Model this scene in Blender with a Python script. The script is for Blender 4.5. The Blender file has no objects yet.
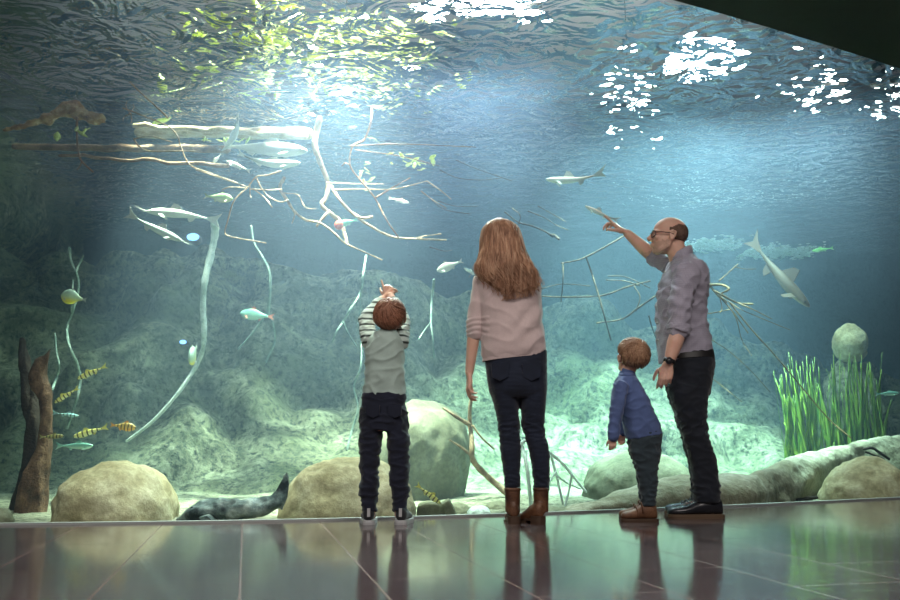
import bpy, bmesh, math, random
import numpy as np
from mathutils import Vector, Matrix, noise

C = bpy.context.scene.collection
PI = math.pi
rnd = random.Random(7)

# ------------------------------------------------------------------ camera model
F, CZ = 875.0, 0.45
PITCH = math.atan(140.0 / F)
CP, SP = math.cos(PITCH), math.sin(PITCH)


def ray(px, py):
    dx, dz = (px - 450.0) / F, (300.0 - py) / F
    return Vector((dx, CP - dz * SP, SP + dz * CP))


def at(px, py, Y):
    d = ray(px, py)
    t = Y / d.y
    return Vector((d.x * t, Y, CZ + d.z * t))


def atz(px, py, z):
    d = ray(px, py)
    t = (z - CZ) / d.z
    return Vector((d.x * t, d.y * t, z))


def pxm(px, py, Y):            # metres per pixel at that place
    return Y / ray(px, py).y / F


# ------------------------------------------------------------------ object helpers
def link(name, me, m=None, parent=None, loc=(0, 0, 0)):
    o = bpy.data.objects.new(name, me)
    C.objects.link(o)
    if me is not None and m is not None:
        for x in (m if isinstance(m, (list, tuple)) else [m]):
            me.materials.append(x)
    o.location = loc
    if parent is not None:
        o.parent = parent
    return o


def tag(o, label, cat, group=None):
    o['label'] = label
    o['category'] = cat
    if group:
        o['group'] = group
    return o


def struct(o):
    o['kind'] = 'structure'
    return o


def thing(name, label, cat, loc=(0, 0, 0), group=None):
    o = link(name, None, loc=loc)
    o.empty_display_size = .1
    return tag(o, label, cat, group)


class MB:
    """collects shapes in world space; build() links them as ONE mesh object"""

    def __init__(s):
        s.v, s.f, s.mi = [], [], []

    def add(s, vs, fs, mi=0):
        b = len(s.v)
        s.v.extend(Vector(v) for v in vs)
        for f in fs:
            s.f.append(tuple(b + i for i in f))
            s.mi.append(mi)

    def loft(s, rings, cap=True, mi=0):
        n = len(rings[0])
        vs, fs = [], []
        for r in rings:
            vs.extend(r)
        for i in range(len(rings) - 1):
            for j in range(n):
                a, b = i * n + j, i * n + (j + 1) % n
                fs.append((a, b, b + n, a + n))
        if cap:
            k = len(vs)
            c0 = sum((Vector(p) for p in rings[0]), Vector()) / n
            c1 = sum((Vector(p) for p in rings[-1]), Vector()) / n
            vs.extend([c0, c1])
            e = (len(rings) - 1) * n
            for j in range(n):
                fs.append((k, (j + 1) % n, j))
                fs.append((k + 1, e + j, e + (j + 1) % n))
        s.add(vs, fs, mi)

    def tube(s, path, rad, seg=10, flat=1.0, up=None, mi=0, ends=True):
        """tube along path; rad number or list; flat squashes across; ends rounds the tips"""
        P = [Vector(p) for p in path]
        R = list(rad) if hasattr(rad, '__len__') else [rad] * len(P)
        if ends:
            d0, d1 = (P[0] - P[1]).normalized(), (P[-1] - P[-2]).normalized()
            P = [P[0] + d0 * R[0] * .8, P[0] + d0 * R[0] * .5] + P + [P[-1] + d1 * R[-1] * .5, P[-1] + d1 * R[-1] * .8]
            R = [R[0] * .3, R[0] * .8] + R + [R[-1] * .8, R[-1] * .3]
        T = []
        for i in range(len(P)):
            a, b = P[max(0, i - 1)], P[min(len(P) - 1, i + 1)]
            t = (b - a)
            T.append(t.normalized() if t.length > 1e-9 else Vector((0, 0, 1)))
        u = Vector(up) if up is not None else (Vector((0, 0, 1)) if abs(T[0].z) < .9 else Vector((1, 0, 0)))
        rings = []
        for i in range(len(P)):
            u = (u - T[i] * u.dot(T[i]))
            u = u.normalized() if u.length > 1e-6 else T[i].orthogonal().normalized()
            w = T[i].cross(u)
            rings.append([P[i] + (w * math.cos(q) * R[i] + u * math.sin(q) * R[i] * flat)
                          for q in (2 * PI * j / seg for j in range(seg))])
        s.loft(rings, True, mi)

    def ell(s, c, r, rot=None, seg=20, ring=12, mi=0):
        c = Vector(c)
        r = r if hasattr(r, '__len__') else (r, r, r)
        M = rot if rot is not None else Matrix.Identity(3)
        vs = [c + M @ Vector((0, 0, -r[2]))]
        for i in range(1, ring):
            a = -PI / 2 + PI * i / ring
            for j in range(seg):
                b = 2 * PI * j / seg
                vs.append(c + M @ Vector((r[0] * math.cos(a) * math.cos(b), r[1] * math.cos(a) * math.sin(b), r[2] * math.sin(a))))
        vs.append(c + M @ Vector((0, 0, r[2])))
        k = len(vs) - 1
        fs = [(0, 1 + (j + 1) % seg, 1 + j) for j in range(seg)]
        for i in range(ring - 2):
            for j in range(seg):
                a, b = 1 + i * seg + j, 1 + i * seg + (j + 1) % seg
                fs.append((a, b, b + seg, a + seg))
        e = 1 + (ring - 2) * seg
        fs += [(k, e + j, e + (j + 1) % seg) for j in range(seg)]
        s.add(vs, fs, mi)

    def box(s, c, h, rot=None, mi=0):
        c, M = Vector(c), rot if rot is not None else Matrix.Identity(3)
        vs = [c + M @ Vector((h[0] * x, h[1] * y, h[2] * z)) for x in (-1, 1) for y in (-1, 1) for z in (-1, 1)]
        s.add(vs, [(0, 1, 3, 2), (4, 6, 7, 5), (0, 4, 5, 1), (2, 3, 7, 6), (0, 2, 6, 4), (1, 5, 7, 3)], mi)

    def mesh(s, name, origin=(0, 0, 0), smooth=True):
        o = Vector(origin)
        me = bpy.data.meshes.new(name)
        me.from_pydata([tuple(v - o) for v in s.v], [], s.f)
        me.polygons.foreach_set('material_index', s.mi)
        if smooth:
            me.polygons.foreach_set('use_smooth', [True] * len(me.polygons))
        me.update()
        return me

    def build(s, name, m, parent=None, smooth=True, origin=None):
        """parent: an unrotated, unscaled object; world coordinates are made relative to it"""
        if origin is None:
            origin = Vector((0, 0, 0))
            q = parent
            while q is not None:
                origin = origin + q.location
                q = q.parent
        me = s.mesh(name, origin, smooth)
        return link(name, me, m, parent, (0, 0, 0) if parent is not None else origin)

    def skin(s, name, m, voxel, smooth=4, parent=None, origin=None, fn=None, sub=0):
        """union of all shapes as one continuous surface (voxel remesh), smoothed; fn(co, no) moves the points"""
        me = s.mesh(name + '_raw')
        t = bpy.data.objects.new('tmp', me)
        C.objects.link(t)
        r = t.modifiers.new('r', 'REMESH')
        r.mode, r.voxel_size, r.adaptivity = 'VOXEL', voxel, 0
        r.use_smooth_shade = True
        if smooth:
            q = t.modifiers.new('s', 'SMOOTH')
            q.factor, q.iterations = .5, smooth
        if sub:
            t.modifiers.new('u', 'SUBSURF').render_levels = sub
            t.modifiers['u'].levels = sub
        dg = bpy.context.evaluated_depsgraph_get()
        out = bpy.data.meshes.new_from_object(t.evaluated_get(dg))
        bpy.data.objects.remove(t)
        bpy.data.meshes.remove(me)
        out.name = name
        if fn is not None:
            n = len(out.vertices)
            co = np.empty(n * 3)
            no = np.empty(n * 3)
            out.vertices.foreach_get('co', co)
            out.vertices.foreach_get('normal', no)
            co = fn(co.reshape(-1, 3), no.reshape(-1, 3))
            out.vertices.foreach_set('co', co.ravel())
        if origin is None:
            origin = Vector((0, 0, 0))
            q = parent
            while q is not None:
                origin = origin + q.location
                q = q.parent
        out.transform(Matrix.Translation(-Vector(origin)))
        out.polygons.foreach_set('use_smooth', [True] * len(out.polygons))
        out.update()
        return link(name, out, m, parent, (0, 0, 0) if parent is not None else origin)


def crom(pts, n=6):
    """Catmull-Rom through points (tuples of any length)"""
    P = [np.array(p, float) for p in pts]
    P = [2 * P[0] - P[1]] + P + [2 * P[-1] - P[-2]]
    out = []
    for i in range(1, len(P) - 2):
        a, b, c, d = P[i - 1:i + 3]
        for k in range(n):
            t = k / n
            out.append(.5 * ((2 * b) + (c - a) * t + (2 * a - 5 * b + 4 * c - d) * t * t + (3 * b - a - 3 * c + d) * t ** 3))
    out.append(P[-2])
    return [tuple(x) for x in out]


def fbm(p, o=4):
    return noise.fractal(Vector(p), 1.0, 2.0, o)


def copy_tree(o, parent=None):
    c = o.copy()
    C.objects.link(c)
    c.parent = parent
    for ch in list(o.children):
        copy_tree(ch, c)
    return c


# ------------------------------------------------------------------ materials
class NT:
    def __init__(s, name):
        s.m = bpy.data.materials.new(name)
        s.m.use_nodes = True
        s.t = s.m.node_tree
        s.t.nodes.clear()
        s.out = s.n('ShaderNodeOutputMaterial')

    def n(s, kind, **kw):
        x = s.t.nodes.new(kind)
        for k, v in kw.items():
            if k in x.inputs:
                pass
            setattr(x, k, v)
        return x

    def l(s, a, b):
        s.t.links.new(a, b)

    def set(s, node, **kw):
        for k, v in kw.items():
            node.inputs[k.replace('_', ' ')].default_value = v
        return node

    def coord(s, scale=(1, 1, 1), rot=(0, 0, 0), loc=(0, 0, 0)):
        c = s.n('ShaderNodeTexCoord')
        mp = s.n('ShaderNodeMapping')
        mp.inputs['Scale'].default_value = scale
        mp.inputs['Rotation'].default_value = rot
        mp.inputs['Location'].default_value = loc
        s.l(c.outputs['Object'], mp.inputs['Vector'])
        return mp.outputs['Vector']

    def noise(s, vec, scale, detail=4, rough=.55, dist=0):
        x = s.n('ShaderNodeTexNoise')
        s.set(x, Scale=scale, Detail=detail, Roughness=rough, Distortion=dist)
        s.l(vec, x.inputs['Vector'])
        return x.outputs['Fac']

    def ramp(s, fac, stops, interp='LINEAR'):
        x = s.n('ShaderNodeValToRGB')
        x.color_ramp.interpolation = interp
        e = x.color_ramp.elements
        while len(e) < len(stops):
            e.new(.5)
        for i, (p, c) in enumerate(stops):
            e[i].position = p
            e[i].color = (c, c, c, 1) if not hasattr(c, '__len__') else (*c[:3], 1)
        s.l(fac, x.inputs['Fac'])
        return x.outputs['Color']

    def mix(s, fac, a, b, mode='MIX'):
        x = s.n('ShaderNodeMix', data_type='RGBA', blend_type=mode)
        for k, v in ((0, fac), (6, a), (7, b)):
            if hasattr(v, 'node'):
                s.l(v, x.inputs[k])
            elif k == 0:
                x.inputs[k].default_value = v
            else:
                x.inputs[k].default_value = (*v[:3], 1)
        return x.outputs[2]

    def math(s, op, a, b=0.0):
        x = s.n('ShaderNodeMath', operation=op)
        for i, v in enumerate((a, b)):
            if hasattr(v, 'node'):
                s.l(v, x.inputs[i])
            else:
                x.inputs[i].default_value = v
        return x.outputs[0]

    def bump(s, h, strength=.4, dist=.02, prev=None):
        x = s.n('ShaderNodeBump')
        s.set(x, Strength=strength, Distance=dist)
        s.l(h, x.inputs['Height'])
        if prev is not None:
            s.l(prev, x.inputs['Normal'])
        return x.outputs['Normal']

    def bsdf(s, color, rough=.6, spec=.4, normal=None, **kw):
        x = s.n('ShaderNodeBsdfPrincipled')
        if hasattr(color, 'node'):
            s.l(color, x.inputs['Base Color'])
        else:
            x.inputs['Base Color'].default_value = (*color[:3], 1)
        if hasattr(rough, 'node'):
            s.l(rough, x.inputs['Roughness'])
        else:
            x.inputs['Roughness'].default_value = rough
        x.inputs['Specular IOR Level'].default_value = spec
        if normal is not None:
            s.l(normal, x.inputs['Normal'])
        for k, v in kw.items():
            x.inputs[k.replace('_', ' ')].default_value = v
        s.l(x.outputs[0], s.out.inputs['Surface'])
        return s.m


def mottled(name, c0, c1, scale=6, rough=.7, spec=.3, bump=.3, dist=.02, fine=60, c2=None, stretch=(1, 1, 1), lo=.35, hi=.65, **kw):
    t = NT(name)
    v = t.coord(stretch)
    n1 = t.noise(v, scale, 5, .6)
    n2 = t.noise(v, fine, 4, .65)
    stops = [(lo, c0), (hi, c1)] if c2 is None else [(lo, c0), ((lo + hi) / 2, c1), (hi, c2)]
    col = t.ramp(n1, stops)
    col = t.mix(t.ramp(n2, [(.35, .55), (.6, 1)]), tuple(x * .6 for x in c0), col)
    nm = t.bump(n2, bump, dist * .5, t.bump(n1, bump, dist))
    return t.bsdf(col, rough, spec, nm, **kw)


def plain(name, c, rough=.5, spec=.4, **kw):
    return NT(name).bsdf(c, rough, spec, **kw)


# ------------------------------------------------------------------ camera, world, colour
cam = bpy.data.cameras.new('camera')
cam.sensor_width = 36
cam.lens = F * 36 / 900
cam.clip_end = 200
co = link('camera', cam, loc=(0, 0, CZ))
co.rotation_euler = (PI / 2 + PITCH, 0, 0)
sc = bpy.context.scene
sc.camera = co
sc.view_settings.view_transform = 'Standard'
sc.view_settings.look = 'None'
sc.view_settings.gamma = 1
sc.view_settings.use_curve_mapping = False
sc.view_settings.exposure = 0.3
cy = sc.cycles
cy.use_denoising = True
try:
    cy.denoiser = 'OPENIMAGEDENOISE'
    cy.denoising_input_passes = 'RGB_ALBEDO_NORMAL'
except Exception:
    pass
cy.max_bounces = 8
cy.diffuse_bounces = 3
cy.glossy_bounces = 4
cy.transmission_bounces = 6
cy.transparent_max_bounces = 24
cy.volume_bounces = 0
cy.sample_clamp_indirect = 4
cy.sample_clamp_direct = 0
cy.caustics_reflective = False
cy.caustics_refractive = False

w = bpy.data.worlds.new('hall_dark')
sc.world = w
w.use_nodes = True
w.node_tree.nodes['Background'].inputs[0].default_value = (.55, .6, .75, 1)
w.node_tree.nodes['Background'].inputs[1].default_value = .055

# ------------------------------------------------------------------ setting
ZS = 3.72        # water level
ZT = 3.65        # top of the window
_sx = [-6, -4, -1.6, .06, 2.25, 4, 8]
_ss = [.0, .05, .14, .37, .517, .56, .6]
_gx = np.linspace(-7, 8, 301)
_sl = np.interp(_gx, _sx, _ss)
_gy = np.concatenate([[0], np.cumsum((_sl[1:] + _sl[:-1]) / 2 * np.diff(_gx))])
_gy += 5.05 - np.interp(-.84, _gx, _gy)


def gy(x):
    return float(np.interp(x, _gx, _gy))


GX = list(np.linspace(-7, 8, 61))

# hall floor
t = NT('polished_stone')
v = t.coord((1, 1, 1), (0, 0, math.radians(-103)))
br = t.n('ShaderNodeTexBrick', offset=.5, squash=1)
t.set(br, Scale=1.0, Mortar_Size=.005, Mortar_Smooth=.4, Bias=0, Brick_Width=.84, Row_Height=.42,
      Color1=(.062, .042, .044, 1), Color2=(.078, .054, .054, 1), Mortar=(.17, .088, .078, 1))
t.l(v, br.inputs['Vector'])
n1 = t.noise(v, 5, 6, .6)
n2 = t.noise(v, 45, 5, .6)
col = t.mix(t.ramp(n1, [(.35, .0), (.7, .35)]), br.outputs['Color'], (.12, .095, .09))
rg = t.ramp(n2, [(.3, .07), (.75, .16)])
rg = t.mix(br.outputs['Fac'], rg, (.24, .24, .24))
bp = t.bump(n1, .015, .02, t.bump(br.outputs['Fac'], .05, .003))
M_floor = t.bsdf(col, rg, .55, bp)
b = MB()
vs = [(x, -4, 0) for x in GX] + [(x, gy(x), 0) for x in GX]
n = len(GX)
b.add(vs, [(i, i + 1, n + i + 1, n + i) for i in range(n - 1)])
b.add([(x, y, z - .15) for x, y, z in vs], [(i, n + i, n + i + 1, i + 1) for i in range(n - 1)])
struct(b.build('floor', M_floor, smooth=False))

# ceiling / soffit in front of the window
M_dark = mottled('dark_ceiling', (.018, .017, .016), (.026, .024, .022), 2, .8, .2, .1)
b = MB()
b.loft([[(x, gy(x) + .02, ZT), (x, gy(x) + .02, 4.3), (x, 2.4, 4.3), (x, 2.4, ZT)] for x in GX])
struct(b.build('ceiling', M_dark, smooth=False))

# steel strip along the foot of the window
M_steel = plain('brushed_steel', (.30, .32, .31), .5, .5)
b = MB()
b.loft([[(x, gy(x) - .012, 0), (x, gy(x) - .012, .012), (x, gy(x) + .03, .012), (x, gy(x) + .03, 0)] for x in GX])
struct(b.build('trim_1', M_steel, smooth=False))

# acrylic pane
t = NT('acrylic_pane')
fr = t.n('ShaderNodeFresnel')
t.set(fr, IOR=1.2)
tr = t.n('ShaderNodeBsdfTransparent')
t.set(tr, Color=(.985, 1, .995, 1))
gl = t.n('ShaderNodeBsdfGlossy')
t.set(gl, Roughness=.02)
mx = t.n('ShaderNodeMixShader')
t.l(t.math('MULTIPLY', fr.outputs[0], .10), mx.inputs[0])
t.l(tr.outputs[0], mx.inputs[1])
t.l(gl.outputs[0], mx.inputs[2])
t.l(mx.outputs[0], t.out.inputs['Surface'])
b = MB()
b.loft([[(x, gy(x), 0.004), (x, gy(x), 4.2), (x, gy(x) + .02, 4.2), (x, gy(x) + .02, 0.004)] for x in GX])
struct(b.build('window_1', t.m, smooth=False))

# ---- the tank: bed, rock slope, far wall, side walls
def rock_mat(name, dark, mid, light, moss):
    t = NT(name)
    v = t.coord()
    n1 = t.noise(v, .9, 6, .62)
    n2 = t.noise(v, 3.6, 8, .72, .4)
    n3 = t.noise(v, 15, 7, .72)
    col = t.ramp(n2, [(.30, dark), (.47, mid), (.66, light)])
    col = t.mix(t.ramp(n1, [(.42, 0), (.60, .75)]), col, moss)
    col = t.mix(t.ramp(n3, [(.36, .0), (.52, 1)]), tuple(x * .45 for x in dark), col)
    nm = t.bump(n3, .8, .05, t.bump(n2, .9, .16))
    return t.bsdf(col, .85, .2, nm)


M_rock = rock_mat('tank_rock', (.04, .045, .03), (.20, .20, .14), (.52, .50, .39), (.10, .12, .055))
M_bed = rock_mat('tank_bed', (.16, .16, .12), (.36, .36, .27), (.56, .55, .45), (.28, .28, .19))


def crest(x):          # height of the rock slope's upper edge
    return float(np.interp(x, [-8, -4.5, -2.5, 0, 2, 4, 6, 10], [3.1, 3.0, 2.85, 2.5, 2.25, 1.95, 1.6, 1.4]))


def backy(x):
    return 11.2 + .22 * (x + 2) if x > -2 else 11.2


def rock_point(x, s):
    """s 0..1 from the front of the slope up to the crest, 1..1.25 over the top and down behind"""
    H, yb = crest(x), backy(x)
    a = min(s, 1.0)
    y = yb - 2.6 * (1 - a) ** 1.15
    z = -.12 + H * (a ** .9) * (.45 + .55 * a)
    if s > 1:
        k = (s - 1) / .25
        y += 1.6 * k
        z -= .9 * k * k
    p = Vector((x, y, z))
    nvec = Vector((0, -.8, .6))
    q = fbm((x * .55, y * .55 + 3, z * .8), 3) * .50
    q += abs(noise.noise(Vector((x * 1.1 + 5, y * 1.1, z * 1.3)))) * .65
    q += fbm((x * 2.6, y * 2.6, z * 2.8 + 9), 4) * .10
    return p + nvec * (q - .12) * min(1, .25 + s * 1.6)


b = MB()
NX, NS = 260, 96
vs = [rock_point(-8 + 18 * i / NX, 1.25 * j / NS) for j in range(NS + 1) for i in range(NX + 1)]
fs = [(j * (NX + 1) + i, j * (NX + 1) + i + 1, (j + 1) * (NX + 1) + i + 1, (j + 1) * (NX + 1) + i) for j in range(NS) for i in range(NX)]
b.add(vs, fs)
struct(b.build('wall_back', M_rock))

b = MB()
NX, NY = 220, 60
def bed(x, k):
    y0, y1 = gy(max(-7, min(8, x))) + .03, backy(x) - 1.9
    y = y0 + (y1 - y0) * k
    return Vector((x, y, -.06 + .05 * fbm((x * 1.3, y * 1.3, 4), 4) * min(1, k * 4)))
vs = [bed(-8 + 18 * i / NX, j / NY) for j in range(NY + 1) for i in range(NX + 1)]
fs = [(j * (NX + 1) + i, j * (NX + 1) + i + 1, (j + 1) * (NX + 1) + i + 1, (j + 1) * (NX + 1) + i) for j in range(NY) for i in range(NX)]
b.add(vs, fs)
struct(b.build('ground', M_bed))

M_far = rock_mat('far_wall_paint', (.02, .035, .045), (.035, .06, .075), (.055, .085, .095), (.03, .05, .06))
def wallmesh(name, p0, p1, z0, z1, m, amp=.25, nx=90, nz=40):
    p0, p1 = Vector((*p0, 0)), Vector((*p1, 0))
    d = (p1 - p0)
    nv = Vector((-d.y, d.x, 0)).normalized()
    vs = []
    for j in range(nz + 1):
        for i in range(nx + 1):
            p = p0 + d * (i / nx)
            p.z = z0 + (z1 - z0) * j / nz
            vs.append(p + nv * amp * fbm((p.x * .6, p.y * .6, p.z * .8), 4))
    b = MB()
    b.add(vs, [(j * (nx + 1) + i, j * (nx + 1) + i + 1, (j + 1) * (nx + 1) + i + 1, (j + 1) * (nx + 1) + i) for j in range(nz) for i in range(nx)])
    return struct(b.build(name, m))


wallmesh('wall_far', (-8, 14.5), (12, 17.0), -.2, 3.95, M_far)
wallmesh('wall_left', (-5.0, 4.75), (-6.3, 15), -.2, 4.6, M_rock, .45)
wallmesh('wall_right', (9.6, 17), (8.6, 8.6), -.2, 4.6, M_far)

# ---- the water: body (haze) and rippled surface
t = NT('hazy_water')
vsn = t.n('ShaderNodeVolumeScatter')
t.set(vsn, Color=(.52, .70, 1, 1), Density=.034, Anisotropy=.5)
va = t.n('ShaderNodeVolumeAbsorption')
t.set(va, Color=(.20, .86, .74, 1), Density=.075)
ad = t.n('ShaderNodeAddShader')
t.l(vsn.outputs[0], ad.inputs[0])
t.l(va.outputs[0], ad.inputs[1])
t.l(ad.outputs[0], t.out.inputs['Volume'])
b = MB()
ring = [(x, gy(x) + .025) for x in np.linspace(-6.9, 8, 40)] + [(10.5, 18), (-8.5, 16)]
n = len(ring)
b.add([(x, y, -.3) for x, y in ring] + [(x, y, ZS - .01) for x, y in ring],
      [tuple(reversed(range(n))), tuple(range(n, 2 * n))] + [(i, (i + 1) % n, n + (i + 1) % n, n + i) for i in range(n)])
struct(b.build('water', t.m, smooth=False))

t = NT('rippled_surface')
v = t.coord((1, 1.0, 1))
w1 = t.noise(v, .9, 2, .5, 1.0)
w2 = t.noise(v, 3.0, 2, .5, 1.8)
w3 = t.noise(v, 11, 1, .5, .8)
nm = t.bump(w3, .45, .05, t.bump(w2, .95, .22, t.bump(w1, .6, .40)))
fr = t.n('ShaderNodeFresnel')
t.set(fr, IOR=1.15)
t.l(nm, fr.inputs['Normal'])
tr = t.n('ShaderNodeBsdfTransparent')
t.set(tr, Color=(.95, 1, 1, 1))
gl = t.n('ShaderNodeBsdfGlossy')
t.set(gl, Roughness=.03, Color=(.92, .97, 1, 1))
t.l(nm, gl.inputs['Normal'])
mx = t.n('ShaderNodeMixShader')
t.l(fr.outputs[0], mx.inputs[0])
t.l(tr.outputs[0], mx.inputs[1])
t.l(gl.outputs[0], mx.inputs[2])
t.l(mx.outputs[0], t.out.inputs['Surface'])
b = MB()
b.add([(x, y, ZS) for x, y in ring], [tuple(range(n))])
struct(b.build('water_surface', t.m, smooth=False))


# ------------------------------------------------------------------ lights
def spot(name, loc, aim, power, col, size, blend=.6, rad=.15):
    l = bpy.data.lights.new(name, 'SPOT')
    l.energy, l.color, l.spot_size, l.spot_blend, l.shadow_soft_size = power, col, math.radians(size), blend, rad
    o = link(name, l, loc=loc)
    o.rotation_euler = (Vector(aim) - Vector(loc)).to_track_quat('-Z', 'Y').to_euler()
    return o


spot('tank_light', (-1.3, 7.9, 6.2), (-1.6, 8.2, 0), 15500, (1, .96, .80), 50, .8)
spot('tank_light', (-2.7, 7.9, 6.2), (-2.45, 8.5, 0), 8500, (.97, 1, .86), 26, .7)
spot('tank_light', (.6, 7.8, 6.2), (.6, 7.9, 0), 1800, (.86, 1, .90), 38, .7)
spot('tank_light', (.9, 8.9, 6.2), (.9, 9.8, 0), 8000, (.84, 1, .90), 34, .9)
spot('tank_light', (2.4, 8.8, 6.2), (2.2, 9.9, 0), 16500, (.76, 1, .94), 50, .8)
spot('tank_light', (4.2, 9.5, 6.2), (4.2, 9.6, 0), 2300, (.8, 1, .93), 42, .8)
spot('tank_light', (-4.3, 8.2, 6.2), (-4.4, 9.2, 0), 160, (.9, 1, .85), 60)
spot('tank_light', (2.6, 7.4, 5.8), (2.8, 7.1, 0), 750, (.95, 1, .92), 46)
spot('tank_light', (-.7, 6.0, 5.6), (-.7, 5.8, 0), 1250, (1, .96, .82), 42)  # added near the glass to brighten the front boulders
spot('tank_light', (-2.3, 5.9, 5.6), (-2.2, 5.6, 0), 620, (1, .97, .84), 34)  # likewise added, for the left boulder
spot('tank_light', (.9, 7.5, 4.8), (-1.4, 8.5, 3.4), 1500, (1, .93, .78), 22, .9)  # added low spot along the surface, brightening the logs from the side
spot('tank_light', (.4, 9.6, 5.6), (0, 5.2, 2.6), 4200, (.92, .94, 1), 44, .9)  # added backlight aimed at the window so the haze glows
spot('tank_light', (-1.6, 9.8, 5.4), (-.9, 5.2, 2.4), 3000, (1, .98, .92), 40, .9)  # another added backlight for the glowing haze
spot('foliage_fill', (-1.0, 8.5, 3.95), (-1.1, 10.3, 5.0), 1500, (1, 1, .85), 85)  # added spot aimed upwards, brightening only the foliage
spot('tank_light', (4.4, 11.2, 5.6), (2.7, 6.0, 2.2), 3000, (.78, 1, .97), 44, .9)  # added backlight for the haze glow at the upper right
l = bpy.data.lights.new('roof_fill', 'POINT')  # added unseen point light, brightens the roof and so the top centre
l.energy, l.color, l.shadow_soft_size = 620, (.9, .92, 1), .3
link('roof_fill', l, loc=(.2, 9.2, 6.4))

# roof over the tank
b = MB()
b.box((1, 11.5, 7.9), (10, 6.8, .1))
struct(b.build('ceiling.001', plain('grey_roof', (.42, .41, .46), .9, .2), smooth=False))

# lamps over the water, seen through the ripples
M_lamp = NT('lamp_glint')
e = M_lamp.n('ShaderNodeEmission')
M_lamp.set(e, Color=(1, 1, .97, 1), Strength=26)
M_lamp.l(e.outputs[0], M_lamp.out.inputs['Surface'])
M_lamp = M_lamp.m
M_black = plain('black_metal', (.02, .02, .02), .4, .5)
for k, (px, py, Y, sx, sy, n, big, lab) in enumerate((
        (708, 55, 11.5, .19, .15, 80, .085, 'white floodlight above the water, largest glare under the dark soffit'),
        (492, -2, 8.7, .36, .14, 70, .06, 'white floodlight above the water, glaring over the woman at the top edge'),
        (813, 88, 12.5, .30, .24, 70, .026, 'white floodlight above the water, glinting right of the largest glare'),
        (629, 92, 13, .24, .42, 80, .028, 'white floodlight above the water, glinting left of the largest glare'),
        (893, 96, 13, .20, .24, 50, .03, 'white floodlight above the water, at the right end of the window'),
        (345, 60, 12.5, .45, .30, 46, .06, 'white floodlight above the water, behind the foliage over the lit log'))):
    c = at(px, py, Y)
    d = (Vector((c.x * .5, 4, 1)) - c).normalized()
    q = d.to_track_quat('Z', 'Y').to_matrix()
    th = thing('hanging_floodlight', lab, 'lamp', c)
    b = MB()
    for zz in (-sy * .8, 0, sy * .8):
        b.box(c + q @ Vector((0, zz, -.14)), (sx * 1.5, .03, .03), q)
    b.box(c + q @ Vector((0, 0, -.18)), (.03, sy * 1.2, .03), q)
    b.build('housing', M_black, th, smooth=False)
    b = MB()
    b.tube([c + q @ Vector((0, 0, -.18)), Vector((c.x, c.y + .1, 7.79))], .007, 6)
    b.build('hanging_rod', M_black, th)
    rr_ = random.Random(k)
    for j in range(n):
        b = MB()
        g = big * rr_.uniform(.4, 1.4) * (1.5 if j % 5 == 0 else 1)
        b.ell(c + q @ Vector((rr_.gauss(0, sx * .9), rr_.gauss(0, sy * .9), rr_.uniform(-.1, .02))), (g * 1.9, g * .55, g * .4),
              q @ Matrix.Rotation(rr_.uniform(-.35, .35), 3, 'Z'), 12, 7)
        b.build('lens', M_lamp, th)  # emissive slivers, flattened and scattered to imitate lamp glints on the waves

# unseen soft fill added over the hall, brightening the people's backs
for x, p in ((-2.2, 110), (1.8, 135)):
    l = bpy.data.lights.new('hall_fill', 'AREA')
    l.energy, l.size, l.color = p, 3.0, (1, .93, .88)
    link('hall_fill', l, loc=(x, 1.2, 3.9)).rotation_euler = (math.radians(38), 0, 0)
# ================================================================== things in the tank
def pxpath(pts, Y, n=5, wob=.12, seed=0):
    """pixel waypoints (x, y[, extra depth]) at depth Y -> smooth world path with a little depth of its own"""
    r = random.Random(seed)
    P = []
    for p in pts:
        dy = (p[2] if len(p) > 2 else 0) + r.uniform(-wob, wob)
        P.append(tuple(at(p[0], p[1], Y + dy)))
    return crom(P, n) if len(P) > 2 else [tuple(np.array(P[0]) * (1 - k / n) + np.array(P[1]) * k / n) for k in range(n + 1)]


def branch(b, pts, Y, w0, w1, seed=0, knob=.12, seg=8, wob=.12, n=5):
    """w0, w1 = thickness in pixels at both ends"""
    P = pxpath(pts, Y, n, wob, seed)
    r = random.Random(seed + 99)
    k = pxm(pts[0][0], pts[0][1], Y) / 2 * .85
    R = [max(.003, k * (w0 + (w1 - w0) * i / (len(P) - 1)) * (1 + r.uniform(-knob, knob))) for i in range(len(P))]
    b.tube(P, R, seg)
    return P


M_bark = mottled('pale_bark', (.16, .10, .06), (.36, .25, .16), 9, .75, .25, .6, .02, 70, (.48, .36, .25), (1, 1, 1))
M_twig = mottled('dull_twig', (.028, .018, .011), (.065, .044, .027), 9, .85, .15, .6, .02, 70, (.11, .08, .05))
M_crown = mottled('yellow_root', (.07, .045, .018), (.15, .10, .045), 9, .85, .15, .6, .02, 70, (.24, .17, .085))
M_bark2 = mottled('brown_bark', (.10, .055, .035), (.25, .14, .085), 7, .8, .2, .8, .03, 60, (.34, .21, .14))
M_barkd = mottled('dark_bark', (.025, .018, .014), (.06, .042, .032), 6, .85, .2, .8, .03, 50)
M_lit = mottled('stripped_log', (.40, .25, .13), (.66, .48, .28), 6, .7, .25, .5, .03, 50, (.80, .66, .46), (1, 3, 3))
M_vine = mottled('pale_vine', (.10, .16, .14), (.20, .27, .25), 14, .7, .25, .5, .015, 90, (.30, .37, .34))
M_vinew = mottled('whitish_vine', (.34, .40, .40), (.56, .62, .61), 14, .7, .25, .5, .015, 90, (.68, .72, .70))
M_wroot = mottled('white_root', (.52, .62, .60), (.74, .82, .80), 10, .7, .25, .4, .02, 70)
M_leaf = NT('green_leaf')
M_leaf = M_leaf.bsdf((.22, .46, .07), .5, .4)

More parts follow.
